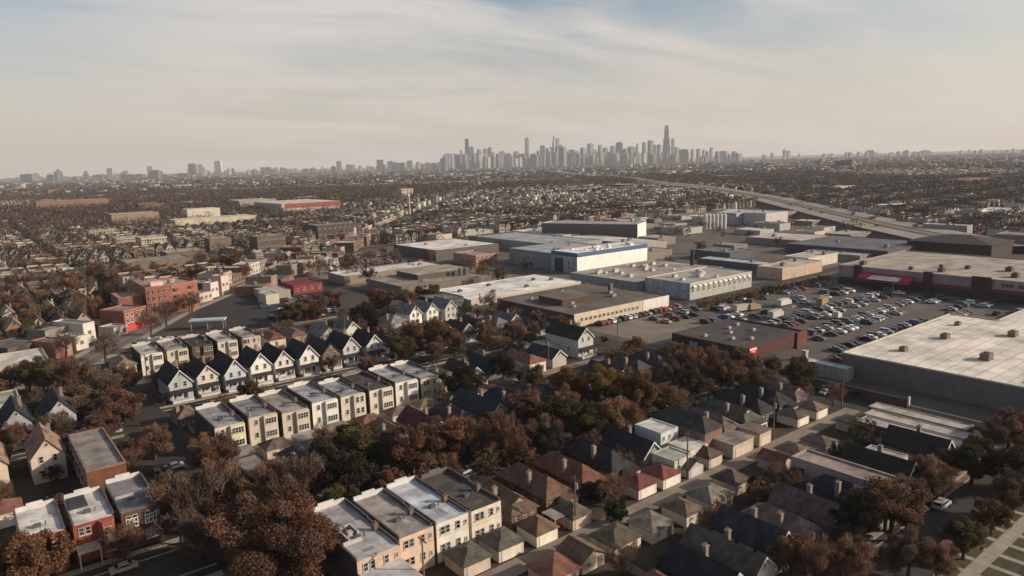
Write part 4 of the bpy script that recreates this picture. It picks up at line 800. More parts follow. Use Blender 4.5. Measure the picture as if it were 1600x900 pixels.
struct('dark_lot', MB().poly([(60,268,.012),(112,262,.012),(150,340,.012),(120,372,.012),(82,330,.012)]), [mat('dark_asphalt', .9, .2, .4, color=(.036,.032,.03))])
cr = big('crimson_store', 'low store with vivid crimson walls and roof beyond the dark lot', 'store', 127, 334, 15, 17, 4.2, (.20,.035,.045), (.17,.04,.048), parapet=.3, rows=1, cols=4)
big('shop', 'white gabled shed before the crimson store', 'shed', 108, 318, 6, 11, 4.4, (.48,.44,.37), (.42,.39,.33), parapet=.2)
big('shop', 'long low beige strip of shops left of the crimson store', 'shop', 112, 330, 12, 16, 3.4, (.30,.25,.2), (.45,.4,.33), parapet=.3)
GM = 'buildings of the left middle distance'
for a in [('warehouse','low hall with red band under a white roof, far left of centre','warehouse',441,335,532,319,110,(.42,.36,.31),(.62,.56,.5),'y'),
 ('school','long brown school with regular windows, far left','school',58,331,172,316,40,(.21,.125,.085),(.38,.32,.26),'y'),
 ('school','cream-brown school block with flat roof, left of the yellow-roofed hall','school',176,354,250,336,34,(.27,.185,.13),(.46,.39,.31),'y'),
 ('school','red-brown brick block right of the long school','school',218,332,252,319,26,(.22,.10,.08),(.34,.27,.23),'y'),
 ('warehouse','broad yellowish-white flat hall on the left','warehouse',275,357,400,345,30,(.46,.41,.28),(.60,.54,.42),'y'),
 ('warehouse','stepped white hall behind the yellowish one','warehouse',294,346,345,328,26,(.54,.48,.38),(.62,.57,.47),'y'),
 ('warehouse','pale flat-roofed depot left of the red-banded hall','warehouse',375,328,432,314,60,(.3,.26,.22),(.48,.43,.37),'y'),
 ('apartment_block','dark brown flat-roofed building at the bend of the avenue','apartment building',497,373,566,354,26,(.075,.055,.05),(.24,.2,.165),'y'),
 ('apartment_block','brown brick three-storey block beside the avenue','apartment building',403,392,447,371,16,(.17,.125,.095),(.33,.28,.22),'y'),
 ('apartment_block','grey-roofed brick block among trees on the left','apartment building',329,394,362,374,14,(.24,.165,.125),(.38,.34,.29),'y'),
 ('shop','long white-roofed low shop by the avenue','shop',453,402,500,394,10,(.3,.26,.22),(.62,.57,.5),'y'),
 ('shop','pale flat shop with white roof left of the avenue','shop',400,404,440,396,16,(.34,.29,.24),(.56,.5,.43),'y'),
 ('shop','pinkish white low building below the avenue','shop',476,421,528,410,12,(.5,.4,.35),(.62,.55,.5),'y'),
 ('apartment_block','tall cream-brown flats behind the flat rows on the left','apartment building',140,372,188,362,20,(.32,.25,.19),(.5,.44,.36),'y'),
 ('apartment_block','cream courtyard flats with dark stair openings','apartment building',222,389,262,373,22,(.42,.35,.28),(.52,.46,.39),'y'),
 ('apartment_block','long cream flats below the school','apartment building',182,386,222,373,18,(.36,.29,.23),(.50,.44,.37),'y'),
 ('apartment_block','low wide tan-roofed hall right of the flat rows','apartment building',200,430,298,412,22,(.17,.125,.10),(.30,.255,.21),'y'),
 ('shop','bright flat-roofed shop at the end of the flat rows','shop',163,430,203,421,16,(.46,.4,.32),(.62,.55,.46),'y'),
 ('shop','brown brick hall with cream porch left of the avenue','shop',262,410,322,396,20,(.22,.15,.11),(.42,.36,.29),'y')]:
    r = blk(*a[:10], face=a[10], parapet=.3, group=GM, units=3, rows=0 if 'hall' in a[1] else 2, cols=0 if 'hall' in a[1] else 9, brick='brick' in a[1])
    if 'red band' in a[1]:
        w0 = r.children[0].dimensions; d0 = w0
        new('red_band', MB().box(5, max(v.co.x for v in r.children[0].data.vertices)+.4, -.4, -.05, max(v.co.z for v in r.children[0].data.vertices)*.55, max(v.co.z for v in r.children[0].data.vertices)*.97).mesh('red_band', [TRIM]), r, (.26,.05,.042))

# ================================================================== MIDDLE DISTANCE: streets of houses on the same grid
def roofrand():
    m = bpy.data.materials.new('roof_mix'); m.use_nodes = True; t = m.node_tree; b = t.nodes['Principled BSDF']; b.inputs['Roughness'].default_value = .92
    oi = N(t, 'ShaderNodeObjectInfo'); cr_ = N(t, 'ShaderNodeValToRGB'); cr_.color_ramp.interpolation = 'CONSTANT'
    cs = [(.03,.028,.027),(.06,.047,.04),(.13,.105,.085),(.22,.19,.155),(.095,.052,.04),(.30,.27,.23),(.045,.04,.038),(.17,.145,.12)]
    e = cr_.color_ramp.elements; e[0].position = 0; e[0].color = (*cs[0],1); e[1].position = 1/8; e[1].color = (*cs[1],1)
    for k in range(2, 8): q = e.new(k/8); q.color = (*cs[k],1)
    t.links.new(oi.outputs['Random'], cr_.inputs[0]); t.links.new(cr_.outputs[0], b.inputs['Base Color']); return m
ROOFMIX = roofrand()
def winq(b, x, z, w, h, y=-.03): b.poly([(x-w/2,y,z-h/2),(x+w/2,y,z-h/2),(x+w/2,y,z+h/2),(x-w/2,y,z+h/2)], 2)
def proto_flat(w, d, h, v):
    b = MB().box(0,w,0,d,0,h,0,top=False).box(.2,w-.2,.2,d-.2,h-.5,h-.1,1).box(-.04,.2,.0,d,h+.002,h+.35,0).box(w-.2,w+.04,0,d,h+.002,h+.5,0).box(.21,w-.21,d-.2,d+.04,h+.002,h+.8,0)
    if v: b.box(w*.5,w*.95,-.7,-.01,.3,h-.2,0)
    for f in range(2):
        z = h*(f+.55)/2
        winq(b, w*.25, z, .9, 1.3)
        if v: winq(b, w*.72, z, w*.36, 1.2, -.73)
        else: winq(b, w*.55, z, .9, 1.3); winq(b, w*.82, z, .9, 1.3)
    b.box(w-1.2,w-.6,d*.3,d*.3+.6,h-.09,h+1.1,1)
    return b.mesh('row_flat', [WALL, ROOFMIX, GLASS])
def proto_gable(w, d, e, r, v):
    b = MB(); q = gable_walls(w, d, e, r); b.v += q.v; b.f += q.f; b.m += [0]*len(q.f)
    q = gable_roof(w, d, e, r); n = len(b.v); b.v += q.v; b.f += [tuple(i+n for i in f) for f in q.f]; b.m += [1]*len(q.f)
    for x in (.3,.7): winq(b, w*x, e-.9, .9, 1.3); winq(b, w*x, 1.8, 1.0, 1.3)
    winq(b, w/2, r-1.7, .7, .9)
    if v: b.box(.3,w-.3,-1.6,-.01,2.4,2.7,1).box(.3,.55,-1.5,-1.3,0,2.39,0).box(w-.55,w-.3,-1.5,-1.3,0,2.39,0)
    b.box(w*.68,w*.68+.6,d*.5,d*.5+.6,e,r+.7,1)
    return b.mesh('frame_house', [WALL, ROOFMIX, GLASS])
PF = [proto_flat(w, d, h, v) for w, d, h, v in [(5.6,14,6.3,1),(6.0,16,6.6,1),(5.8,13,6.2,0),(6.2,15,7.0,0)]]
PG = [proto_gable(w, d, e, r, v) for w, d, e, r, v in [(5.6,12,5.0,8.4,1),(5.8,13,4.2,7.6,0),(5.4,11,5.4,8.8,0),(6.2,13,4.6,7.8,1)]]
WCOL = [(.56,.50,.42),(.48,.40,.31),(.62,.58,.52),(.36,.29,.23),(.22,.12,.085),(.26,.15,.10),(.5,.42,.34),(.16,.115,.09),(.40,.38,.36),(.66,.63,.58)]
def av_dist(x, y):
    best = 1e9
    for (x0,y0),(x1,y1) in zip(AV, AV[1:]):
        t = max(0, min(1, ((x-x0)*(x1-x0)+(y-y0)*(y1-y0))/((x1-x0)**2+(y1-y0)**2))); best = min(best, math.hypot(x-x0-t*(x1-x0), y-y0-t*(y1-y0)))
    return best
def inview(x, y, m=60, z=0):
    p = proj(x, y, z); return -m < p[0] < 1600+m and p[1] < 900+m and p[0] > -9000
def free(x, y):
    """open to filler: not the hand-built near blocks, industry, avenue or expressway"""
    if y < 262 and x < 172: return False
    if x > 150 and y < 470 and x < exp_x(y)+40: return False
    if 55 < x < 160 and 255 < y < 375: return False
    if av_dist(x+3, y+6) < 15: return False
    if abs(x-exp_x(y)) < 50: return False
    return not blocked(x+3, y+7, 4)
cand = []
def gather(ymax, maxd):
    L = []
    y = 263+0.0
    for yy in list(np.arange(263-75*5, ymax, 75.0)):
        for side in (1, -1):
            y0 = yy+9.5 if side == 1 else yy-9.5-14
            xs0 = -200; x = xs0
            while x < 4500:
                x += 6.9 if (int(yy) % 2) else 7.3
                if (x+2000) % 205 < 12: continue
                dcam = math.hypot(x, y0)
                if dcam > maxd: break
                if not inview(x+3, y0): continue
                if not free(x, y0): continue
                L.append((dcam, x, y0, side, yy))
    L.sort(); return L
LOTS = gather(2300, 2400)
nf = ng = 0; STUFF = []; INDIV = []
def zone(x, y):
    px, py = proj(x, y)
    if px < 330: a = 'on the far left streets' if py < 400 else 'among trees left of the orange brick block'
    elif px < 620: a = 'beside the upper avenue' if py < 420 else 'near the bend of the avenue'
    elif px < 900: a = 'behind the white-roofed warehouses'
    elif px < 1250: a = 'between the long slab and the expressway'
    else: a = 'beyond the expressway on the right'
    return a
def colname(c):
    v = sum(c)/3
    return 'white' if v > .55 else 'cream' if v > .4 else 'grey' if v > .33 else 'tan' if v > .27 else 'brown'
for dcam, x, y, side, yy in LOTS:
    k = int(yy*7+x*3) % 97
    rowflat = (int(yy/75) + int((x+2000)/205)) % 3 == 0
    flat = rowflat or k % 4 == 0
    if k % 13 == 5: continue
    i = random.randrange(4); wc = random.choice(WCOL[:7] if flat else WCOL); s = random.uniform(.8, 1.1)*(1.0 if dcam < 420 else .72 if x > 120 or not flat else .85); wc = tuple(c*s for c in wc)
    if 440 < yy < 500 and x < 92 and side == 1: flat = True; wc = (.48*s,.41*s,.33*s)
    if flat and nf < 260:
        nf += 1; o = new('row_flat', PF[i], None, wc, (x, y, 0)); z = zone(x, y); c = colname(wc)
        tag(o, f'{c} two-storey flat-roofed house {z}', 'house', f'{c} flats {z}'); INDIV.append((x, y))
    elif not flat and ng < 290:
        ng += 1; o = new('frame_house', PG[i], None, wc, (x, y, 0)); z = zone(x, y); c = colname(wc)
        tag(o, f'{c} gabled house {z}', 'house', f'{c} gabled houses {z}'); INDIV.append((x, y))
    else: STUFF.append((x, y, 6.0, 13.0, 6.3 if flat else 4.8, 0.0 if flat else 3.2))
for yy in np.arange(263, 900, 75.0):
    ext = 150 if yy < 470 else 1500
    sheet('road', -180, ext if yy > 263 else 30, yy-4, yy+4, .018, ASPH)
POST = MB().box(-.12,-.04,0,.1,0,1.6).mesh('post', [BARK])
# yard fences between the near lots, and lot clutter
for ri, (y0, y1, xs, nm) in enumerate([(54, 69, np.arange(72.2, 150, 7.4), 'below the near alley'), (103, 108.5, np.arange(65.4, 160, 7.5), 'in front of the bungalows'), (117, 125, np.arange(58, 160, 7.6), 'in the wooded middle block'), (170, 182, np.arange(38.4, 98, 7.25), 'in front of the pale flats')]):
    for x in xs:
        if random.random() < .35: continue
        t = thing('fence', f'low wooden yard fence {nm}', 'fence', x+random.uniform(-.2,.2), y0, f'yard fences {nm}'); L_ = y1-y0-random.uniform(0, 3)
        new('boards', MB().box(-.03,.03,0,L_,.1,1.5).mesh('boards', [WALL]), t, random.choice([(.30,.24,.18),(.45,.42,.38),(.16,.12,.09)]))
        for q in np.arange(0, L_, 2.4): new('post', POST, t, (.2,.16,.12), (0, q, 0))
# ---- the far city as one mass: houses, then larger roofs
rr = rng
ST = np.array(STUFF)
def far_pts(n, r0, r1):
    """random ground points inside the view, r0..r1 metres away"""
    th = rr.uniform(-.66, .66, n); r = np.sqrt(rr.uniform(r0*r0, r1*r1, n))
    a = YAW+0*th; dx = np.sin(th)*r; dy = np.cos(th)*r        # camera frame: x right, y forward
    return dx*ga[0]+dy*ga[1], dx*gb[0]+dy*gb[1], r
def woods(X, Y): return np.sin(X/210+1.3*np.sin(Y/340))+np.sin(Y/180+.7*np.sin(X/260+2)) > -.55+rr.normal(size=len(X))*.35
def keep_far(X, Y):
    return np.array([abs(x-exp_x(y)) > 62 and av_dist(x, y) > 14 and not blocked(x+4, y+4, 6) and (y > 470 or x > exp_x(y)+40) for x, y in zip(X, Y)])
def boxes(name, X, Y, WX, DY, H, RH, wc, rc, kind='stuff'):
    n = len(X); V = np.zeros((n, 10, 3)); o = np.stack([X, Y, 0*X], 1)
    for i, (a, b, c) in enumerate([(0,0,0),(1,0,0),(1,1,0),(0,1,0),(0,0,1),(1,0,1),(1,1,1),(0,1,1)]): V[:, i] = o+np.stack([a*WX, b*DY, c*H], 1)
    V[:, 8] = o+np.stack([.5*WX, 0*DY, H+RH], 1); V[:, 9] = o+np.stack([.5*WX, DY, H+RH], 1)
    F4 = [(0,1,5,4),(1,2,6,5),(2,3,7,6),(3,0,4,7),(4,8,9,7),(8,5,6,9)]; F3 = [(4,5,8),(6,7,9)]
    L = np.concatenate([np.array(F4).ravel(), np.array(F3).ravel()]); tot = np.array([4]*6+[3]*2)
    me = bpy.data.meshes.new(name); me.vertices.add(n*10); me.vertices.foreach_set('co', V.reshape(-1))
    lp = (L[None]+10*np.arange(n)[:, None]).ravel(); me.loops.add(len(lp)); me.loops.foreach_set('vertex_index', lp.astype(np.int32))
    tt = np.tile(tot, n); me.polygons.add(len(tt)); st = np.concatenate([[0], np.cumsum(tt)[:-1]])
    me.polygons.foreach_set('loop_start', st.astype(np.int32)); me.polygons.foreach_set('loop_total', tt.astype(np.int32))
    fc = np.zeros((n, 8, 3)); fc[:] = wc[:, None]; fc[:, 4:6] = rc[:, None]
    col = np.repeat(fc.reshape(-1, 3), tt, axis=0); col = np.concatenate([col, np.ones((len(col), 1))], 1)
    a = me.color_attributes.new('Col', 'FLOAT_COLOR', 'CORNER'); a.data.foreach_set('color', col.ravel().astype(np.float32))
    me.materials.append(FARM); me.update(calc_edges=True); o = new(name, me); o['kind'] = kind; return o
WCA = np.array(WCOL); RCA = np.array([(.03,.028,.027),(.05,.042,.035),(.11,.09,.072),(.19,.16,.13),(.085,.05,.038),(.30,.265,.225),(.04,.036,.034),(.07,.058,.05)])
def rc_(n): return RCA[rr.integers(0, len(RCA), n)]*rr.uniform(.8,1.2,(n,1))
def wc_(n): return WCA[rr.integers(0, len(WCA), n)]*rr.uniform(.2,.85,(n,1))
n = len(ST); boxes('far_houses', ST[:,0], ST[:,1], ST[:,2], ST[:,3], ST[:,4]*rr.uniform(.9,1.2,n), ST[:,5], wc_(n), rc_(n))
X, Y, Rr = far_pts(7000, 2200, 9500); k = keep_far(X, Y); X, Y, Rr = X[k], Y[k], Rr[k]; n = len(X)
boxes('far_city_blocks', X, Y, rr.uniform(6,18,n), rr.uniform(8,22,n), rr.uniform(4,8,n), rr.choice([0,0,2.5],n), wc_(n)*.85, rc_(n))
X, Y, Rr = far_pts(900, 650, 8500); k = keep_far(X, Y); X, Y, Rr = X[k], Y[k], Rr[k]; n = len(X)
boxes('far_big_roofs', X, Y, rr.uniform(14,60,n), rr.uniform(12,44,n), rr.uniform(5,11,n), np.zeros(n), wc_(n)*.8, (.24,.205,.17)*rr.uniform(.3,2.6,(n,1)))
X, Y, Rr = far_pts(180, 3500, 9500); n = len(X)
boxes('far_midrise', X, Y, rr.uniform(14,34,n), rr.uniform(14,34,n), rr.uniform(10,26,n), np.zeros(n), wc_(n)*.7, rc_(n))
def leafcloud(name, C, RAD, M_, size, cols, kind='stuff', squash=.85):
    """many leaf-sized faces spread through crowns at C (n,3) with radii RAD"""
    n = len(C); P = rr.normal(size=(n, M_, 3)); P /= np.linalg.norm(P, axis=2, keepdims=True)+1e-9
    P *= (rr.uniform(0, 1, (n, M_, 1))**.45)*rr.uniform(.75, 1.15, (n, 1, 1)); P[..., 2] *= squash
    P = C[:, None]+P*RAD[:, None, None]; P = P.reshape(-1, 3); m = len(P)
    a = rr.normal(size=(m, 3)); a /= np.linalg.norm(a, axis=1, keepdims=True); b = np.cross(a, rr.normal(size=(m, 3))); b /= np.linalg.norm(b, axis=1, keepdims=True)
    s = np.repeat(np.broadcast_to(np.asarray(size), (n,)), M_)[:, None]*rr.uniform(.6, 1.3, (m, 1)); a = a*s; b = b*s*.7
    V = np.stack([P-a-b, P+a-b, P+a+b, P-a+b], 1); V[..., 2] = np.maximum(V[..., 2], .1); V = V.reshape(-1, 3)
    me = bpy.data.meshes.new(name); me.vertices.add(len(V)); me.vertices.foreach_set('co', V.ravel())
    me.loops.add(m*4); me.loops.foreach_set('vertex_index', np.arange(m*4, dtype=np.int32)); me.polygons.add(m)
    me.polygons.foreach_set('loop_start', np.arange(0, m*4, 4, dtype=np.int32)); me.polygons.foreach_set('loop_total', np.full(m, 4, np.int32))
    c = np.repeat(cols, M_, axis=0)*rr.uniform(.75, 1.3, (m, 1)); c = np.repeat(np.concatenate([c, np.ones((m, 1))], 1), 4, axis=0)
    at_ = me.color_attributes.new('Col', 'FLOAT_COLOR', 'CORNER'); at_.data.foreach_set('color', c.ravel().astype(np.float32))
    me.materials.append(FARM); me.update(calc_edges=True); o = new(name, me); o['kind'] = kind; return o
TC = np.array([(.085,.055,.042),(.07,.048,.04),(.10,.06,.042),(.06,.047,.036),(.12,.06,.035),(.06,.055,.03),(.05,.042,.038)])
def tc_(n): return TC[rr.integers(0, len(TC), n)]*rr.uniform(.8,1.2,(n,1))
# ================================================================== TREES one can tell apart
def crown_mesh(seed, n, bare=False):
    g_ = np.random.default_rng(seed); nc = 46
    c = g_.normal(size=(nc, 3)); c /= np.linalg.norm(c, axis=1, keepdims=True); c *= (g_.uniform(.1, 1, (nc, 1))**.55)*.92
    c[:, 2] = c[:, 2]*.82+.08; cr_ = g_.uniform(.10, .32, nc); w = cr_**2; idx = g_.choice(nc, n, p=w/w.sum())
    q = g_.normal(size=(n, 3)); q /= np.linalg.norm(q, axis=1, keepdims=True); P = c[idx]+q*cr_[idx][:, None]*(g_.uniform(.1, 1, (n, 1))**.5)*[1, 1, .85]
    if bare:
        a = P*.8+[0, 0, .75]+g_.normal(size=(n, 3))*.5; a /= np.linalg.norm(a, axis=1, keepdims=True); a *= g_.uniform(.06, .17, (n, 1)); ww = .0075
    else:
        a = g_.normal(size=(n, 3)); a /= np.linalg.norm(a, axis=1, keepdims=True); a *= g_.uniform(.022, .05, (n, 1))*(.34 if n > 30000 else .58 if n > 9000 else 1.25); ww = None
    b = np.cross(a, g_.normal(size=(n, 3))); b /= np.linalg.norm(b, axis=1, keepdims=True)+1e-9; b *= ww if ww else g_.uniform(.018, .038, (n, 1))*(.34 if n > 30000 else .58 if n > 9000 else 1.25)
    V = np.stack([P-a-b, P+a-b, P+a+b, P-a+b], 1).reshape(-1, 3)
    me = bpy.data.meshes.new('crown'); me.vertices.add(len(V)); me.vertices.foreach_set('co', V.ravel())
    me.loops.add(n*4); me.loops.foreach_set('vertex_index', np.arange(n*4, dtype=np.int32)); me.polygons.add(n)
    me.polygons.foreach_set('loop_start', np.arange(0, n*4, 4, dtype=np.int32)); me.polygons.foreach_set('loop_total', np.full(n, 4, np.int32))
    ct = g_.uniform(.7, 1.3, nc)[idx]; hue = g_.uniform(-.12, .12, nc)[idx]; tv = ct*g_.uniform(.86, 1.14, n)
    t = np.stack([tv*(1+hue), tv, tv*(1-hue*.8), np.ones(n)], 1)
    at_ = me.color_attributes.new('tone', 'FLOAT_COLOR', 'CORNER'); at_.data.foreach_set('color', np.repeat(t, 4, axis=0).ravel().astype(np.float32))
    me.materials.append(LEAF); me.update(calc_edges=True); return me
def trunk_mesh(seed):
    g_ = random.Random(seed); b = MB(); top = Vector((g_.uniform(-.1,.1), g_.uniform(-.1,.1), -.1)); b.tube((0,0,-1.55), top, .085, .05, 8, cap=False)
    for k in range(7):
        a = k*2.4+g_.uniform(-.3,.3); z = g_.uniform(-.55, -.1); p = Vector((top.x*.6, top.y*.6, z)); q = p+Vector((math.cos(a)*.33, math.sin(a)*.33, .38)); r = q+Vector((math.cos(a+.4)*.22, math.sin(a+.4)*.22, .32))
        b.tube(p, q, .035, .022, 5, cap=False).tube(q, r, .022, .006, 4)
        b.tube(q, q+Vector((math.cos(a-.7)*.25, math.sin(a-.7)*.25, .2)), .016, .005, 4)
    b.tube(top, top+Vector((.05,.03,.7)), .05, .012, 6); return b.mesh('trunk', [BARK])
CRL = [crown_mesh(s, 17000) for s in range(5)]; CRB = [crown_mesh(20+s, 6500, True) for s in range(4)]; TRK = [trunk_mesh(s) for s in range(4)]
CRH = crown_mesh(99, 48000)
CRLs = [crown_mesh(40+s, 1100) for s in range(4)]; CRBs = [crown_mesh(50+s, 1500, True) for s in range(4)]
TCOL = {'rust':(.165,.088,.058),'orange':(.19,.10,.05),'brown':(.185,.105,.067),'olive':(.095,.074,.034),'dark':(.046,.039,.025),'red':(.16,.082,.062),'grey':(.15,.103,.076),'gold':(.20,.13,.04)}
def tree(x, y, R_, kind, label, group=None, hz=1.0, near=True, zc=None):
    bare = kind in ('brown', 'grey'); s = random.randrange(4)
    nm = {'brown':'bare_tree','grey':'bare_tree','dark':'evergreen_tree'}.get(kind, 'autumn_tree')
    h = zc if zc else R_*1.2
    r = thing(nm, label, 'tree', x, y, group, random.uniform(0, 6.28))
    t = new('trunk', TRK[s], r, (.06,.047,.038), (0,0,h)); t.scale = (R_, R_, h/1.55)
    v = random.uniform(.85, 1.15); c = tuple(q*v for q in TCOL[kind])
    o = new('crown', CRH if R_ > 7.5 and not bare else (CRB if bare else CRL)[s] if near else (CRBs if bare else CRLs)[s], r, c, (0,0,h)); o.scale = (R_*random.uniform(.85,1.15), R_*random.uniform(.85,1.15), R_*hz*random.uniform(.85,1.1)); o.rotation_euler = (random.uniform(-.2,.2), random.uniform(-.2,.2), random.uniform(0,6.28))
    return r
def tpx(px, py, z, R_, kind, label, hz=1.0, **kw):
    x, y = at(px, py, z); return tree(x, y, R_, kind, label, hz=hz, zc=z, **kw)
HT = [(430,852,6.5,7.6,'rust','huge rust-orange tree at the bottom edge left of the white-roofed flats',.85),(40,880,4.5,4.6,'orange','orange-brown tree in the bottom left corner',1),
 (300,775,5.5,5.2,'grey','big hazy bare tree by the street left of the dark-walled flat',1),(345,760,5,4.2,'brown','brown bare tree in front of the dark-walled flat',1),(312,838,4,3.0,'grey','bare tree beside the purple-brown brick two-flat',1),
 (330,705,5,4.0,'brown','reddish bare tree below the first yellowish flat',1),(352,842,3.5,2.6,'grey','low bare tree left of the huge rust tree',1),(240,690,4,3.2,'brown','bare tree beside the parked cars at the side street',1),
 (555,695,5.5,5.0,'olive','olive-yellow tree in the middle below the bright white flat',1),(510,720,5.5,4.6,'dark','dark green tree left of the olive-yellow one',1),(470,755,5,5.0,'grey','dark bare tree above the huge rust tree',1),(545,755,4.5,4.0,'dark','very dark round tree by the white van',1),(420,770,5,4.6,'brown','brown bare tree between the dark flat and the huge rust tree',1),
 (635,705,5,4.2,'red','reddish-brown round tree by the street, left of a pair',1),(695,690,5,4.6,'rust','rust-brown tree by the street, right of a pair',.95),(735,680,5,4.2,'brown','brown bare tree right of the rust-brown pair',1),
 (792,685,6,3.4,'brown','tall narrow brown tree above the dark-roofed flat',1.7),(820,640,5,4.0,'red','brick-red tree at the left end of the big grove',1.1),
 (870,650,5.5,4.6,'olive','olive-green tree low in the big grove',1),(915,655,5.5,4.6,'olive','olive-brown tree in the near middle of the big grove',1),(890,605,6,4.8,'orange','orange-brown tree at the upper left of the big grove',.9),(945,600,6.5,5.2,'gold','broad golden-olive tree crowning the big grove',.9),(1000,610,6,5.0,'orange','orange-brown tree at the right of the big grove',.95),(1035,632,3,2.6,'orange','small bright orange tree at the right tip of the grove',.9),(850,690,4,3.4,'dark','dark shaded tree at the foot of the big grove',1),(970,655,5,4.2,'brown','brown bare tree at the foot of the golden-olive tree',1),
 (1395,790,6,5.6,'rust','large rust-topped tree at the lower right',.95),(1340,810,5,4.4,'dark','dark tree under the large rust-topped one',1),(1235,868,4,3.6,'orange','orange tree by the bottom edge right of the cream gable',1),(1420,865,4,3.6,'grey','bare tree with visible trunk by the street at the lower right',1.1),(1330,880,4,3.8,'brown','brown bare tree at the bottom edge, right of the orange one',1),(1285,885,3,3.2,'rust','low rust tree at the bottom edge',.9),
 (1578,672,4,4.0,'red','brick-orange tree at the right edge by the white sheds',.9),(1520,720,5,4.6,'dark','dark tree in front of the white sheds',1),(1575,730,5,4.6,'dark','dark tree at the right edge above the street',1),
 (1120,575,5,5.2,'brown','hazy bare tree before the brown store wall',1),(1175,595,4.5,4.0,'grey','hazy bare tree before the red sign',1),(1080,560,4.5,4.0,'brown','hazy bare tree at the left end of the brown store',1),(1250,585,3.5,3.6,'olive','olive tree beside the white annex of the huge store',1),(1205,570,3.5,3.0,'grey','thin bare tree on the brown store forecourt',1),(1100,585,3.5,3.6,'brown','low bare tree in front of the dark hip houses by the brown store',1),(1145,580,4,3.4,'brown','bare tree between two taller ones before the brown store',1),(1160,560,3.5,3.0,'grey','bare tree touching the brown store wall',1),(1060,545,3,3.0,'brown','small bare tree at the crossroads left of the brown store',1),(990,540,3,2.8,'brown','small bare tree on the crossroads verge',1),
 (595,468,5,5.6,'rust','rust-brown tree, leftmost of those behind the white gables',.9),(640,470,5,4.6,'orange','rust-orange tree behind the white gables',.9),(668,462,5,5.0,'olive','olive tree beside the green-grey building',1),(570,498,4.5,4.6,'dark','dark tree right of the white attic-window gable',1.2),(655,525,4.5,5.0,'rust','broad rust-orange tree in front of the three white gables',.9),(692,525,4.5,4.6,'orange','rust-orange tree right of the broad one under the white gables',.9),(628,545,4.5,4.0,'olive','olive tree under the broad rust-orange tree',1),(530,540,4,3.2,'olive','olive tree before the white attic-window gable',1),(455,490,5,5.0,'olive','olive-brown tree by the beige shops',1),(490,480,5,5.0,'brown','brown bare tree right of the olive-brown one by the shops',1),(520,470,4,4.0,'rust','small rust tree below the long narrow depot',1),
 (110,590,5,5.2,'brown','broad bare tree behind the grey gables',1),(150,610,5,4.8,'grey','grey bare tree right of the grey gables',1),(60,585,5,4.4,'olive','olive-brown tree left of the broad bare tree',1),(190,635,4.5,4.4,'red','reddish bare tree on the corner by the small red-brown cottage',.9),(150,665,3.5,4.2,'red','low reddish bare thicket tree behind the long brick building',.8),(105,645,4,3.4,'grey','bare tree beside the white porch posts',1),(195,590,4.5,3.6,'brown','bare tree before the pinkish cream house',1),
 (12,480,5,6.0,'rust','rust-red tree at the left edge in the middle distance',1),(55,495,4,4.4,'brown','brown tree between white gables at the left',1),(115,455,5,6.0,'brown','broad brown bare tree above the white gables',1),(165,465,5,5.4,'dark','dark tree left of the orange brick wing',1),(140,480,5,4.6,'brown','brown tree below the broad one above the gables',1),(55,520,4,4.0,'olive','olive tree above the white-roofed shed',1),
 (720,600,4.5,4.2,'dark','dark tree among black roofs right of the sandy flat',1),(830,590,4.5,3.8,'olive','olive tree below the red-roofed cream house',1),(785,575,4,3.8,'dark','dark round tree left of the red-roofed cream house',1),(930,770,2.2,2.4,'dark','round dark green shrub-like tree beside the red garages',.9),(1185,760,2.4,2.2,'dark','small dark tree by the grey-blue roofs',1),(962,800,2,2.2,'dark','dark bushy tree at the alley bend',.9),(1455,765,2.5,2.6,'gold','small gold-lit tree on the lawn by the street',.8)]
for px, py, z, R_, kd, lab, hz in HT: tpx(px, py, z, R_*(1.3 if 'huge' in lab or px < 760 else .95 if px > 1180 and py > 700 else 1.12), kd, lab, hz)
# street and yard trees in rows: nothing but their street tells them apart
def ok_tree(x, y, m=2.5):
    for o in ROOTS:
        if o[0]-m < x < o[1]+m and o[2]-m < y < o[3]+m: return False
    return True
ROOTS = []
bpy.context.view_layer.update()
for o in COL.objects:
    if o.parent is None and o.get('category') in ('house','garage','apartment building','shop','store','warehouse','factory','building','annex','shed','cottage','annexe','workshop'):
        pts = [c.matrix_world @ Vector(b_) for c in [o]+list(o.children) if c.type == 'MESH' for b_ in c.bound_box]
        if pts: ROOTS.append((min(p.x for p in pts), max(p.x for p in pts), min(p.y for p in pts), max(p.y for p in pts)))
NT = 0
for yy in STREETS[:3]:
    for s in (-1, 1):
        x = -14.0
        while x < 160:
            x += random.uniform(7, 13); y = yy+s*5.6
            if not inview(x, y, 30) or abs(x-31.5) < 8 or not ok_tree(x, y, .5) or random.random() < (.75 if yy == 189 and 36 < x < 104 else .15): continue
            kd = random.choice(['brown','grey','grey','brown','rust','olive']); nm = {42:'the nearest street',114:'the street behind the bungalows',189:'the street of porch cottages'}[yy]; side = 'near' if s < 0 else 'far'
            tree(x, y, random.uniform(2.6, 4.2), kd, f'{"bare" if kd in ("brown","grey") else kd} street tree on the {side} side of {nm}', f'{"bare" if kd in ("brown","grey") else kd} street trees, {side} side of {nm}'); NT += 1
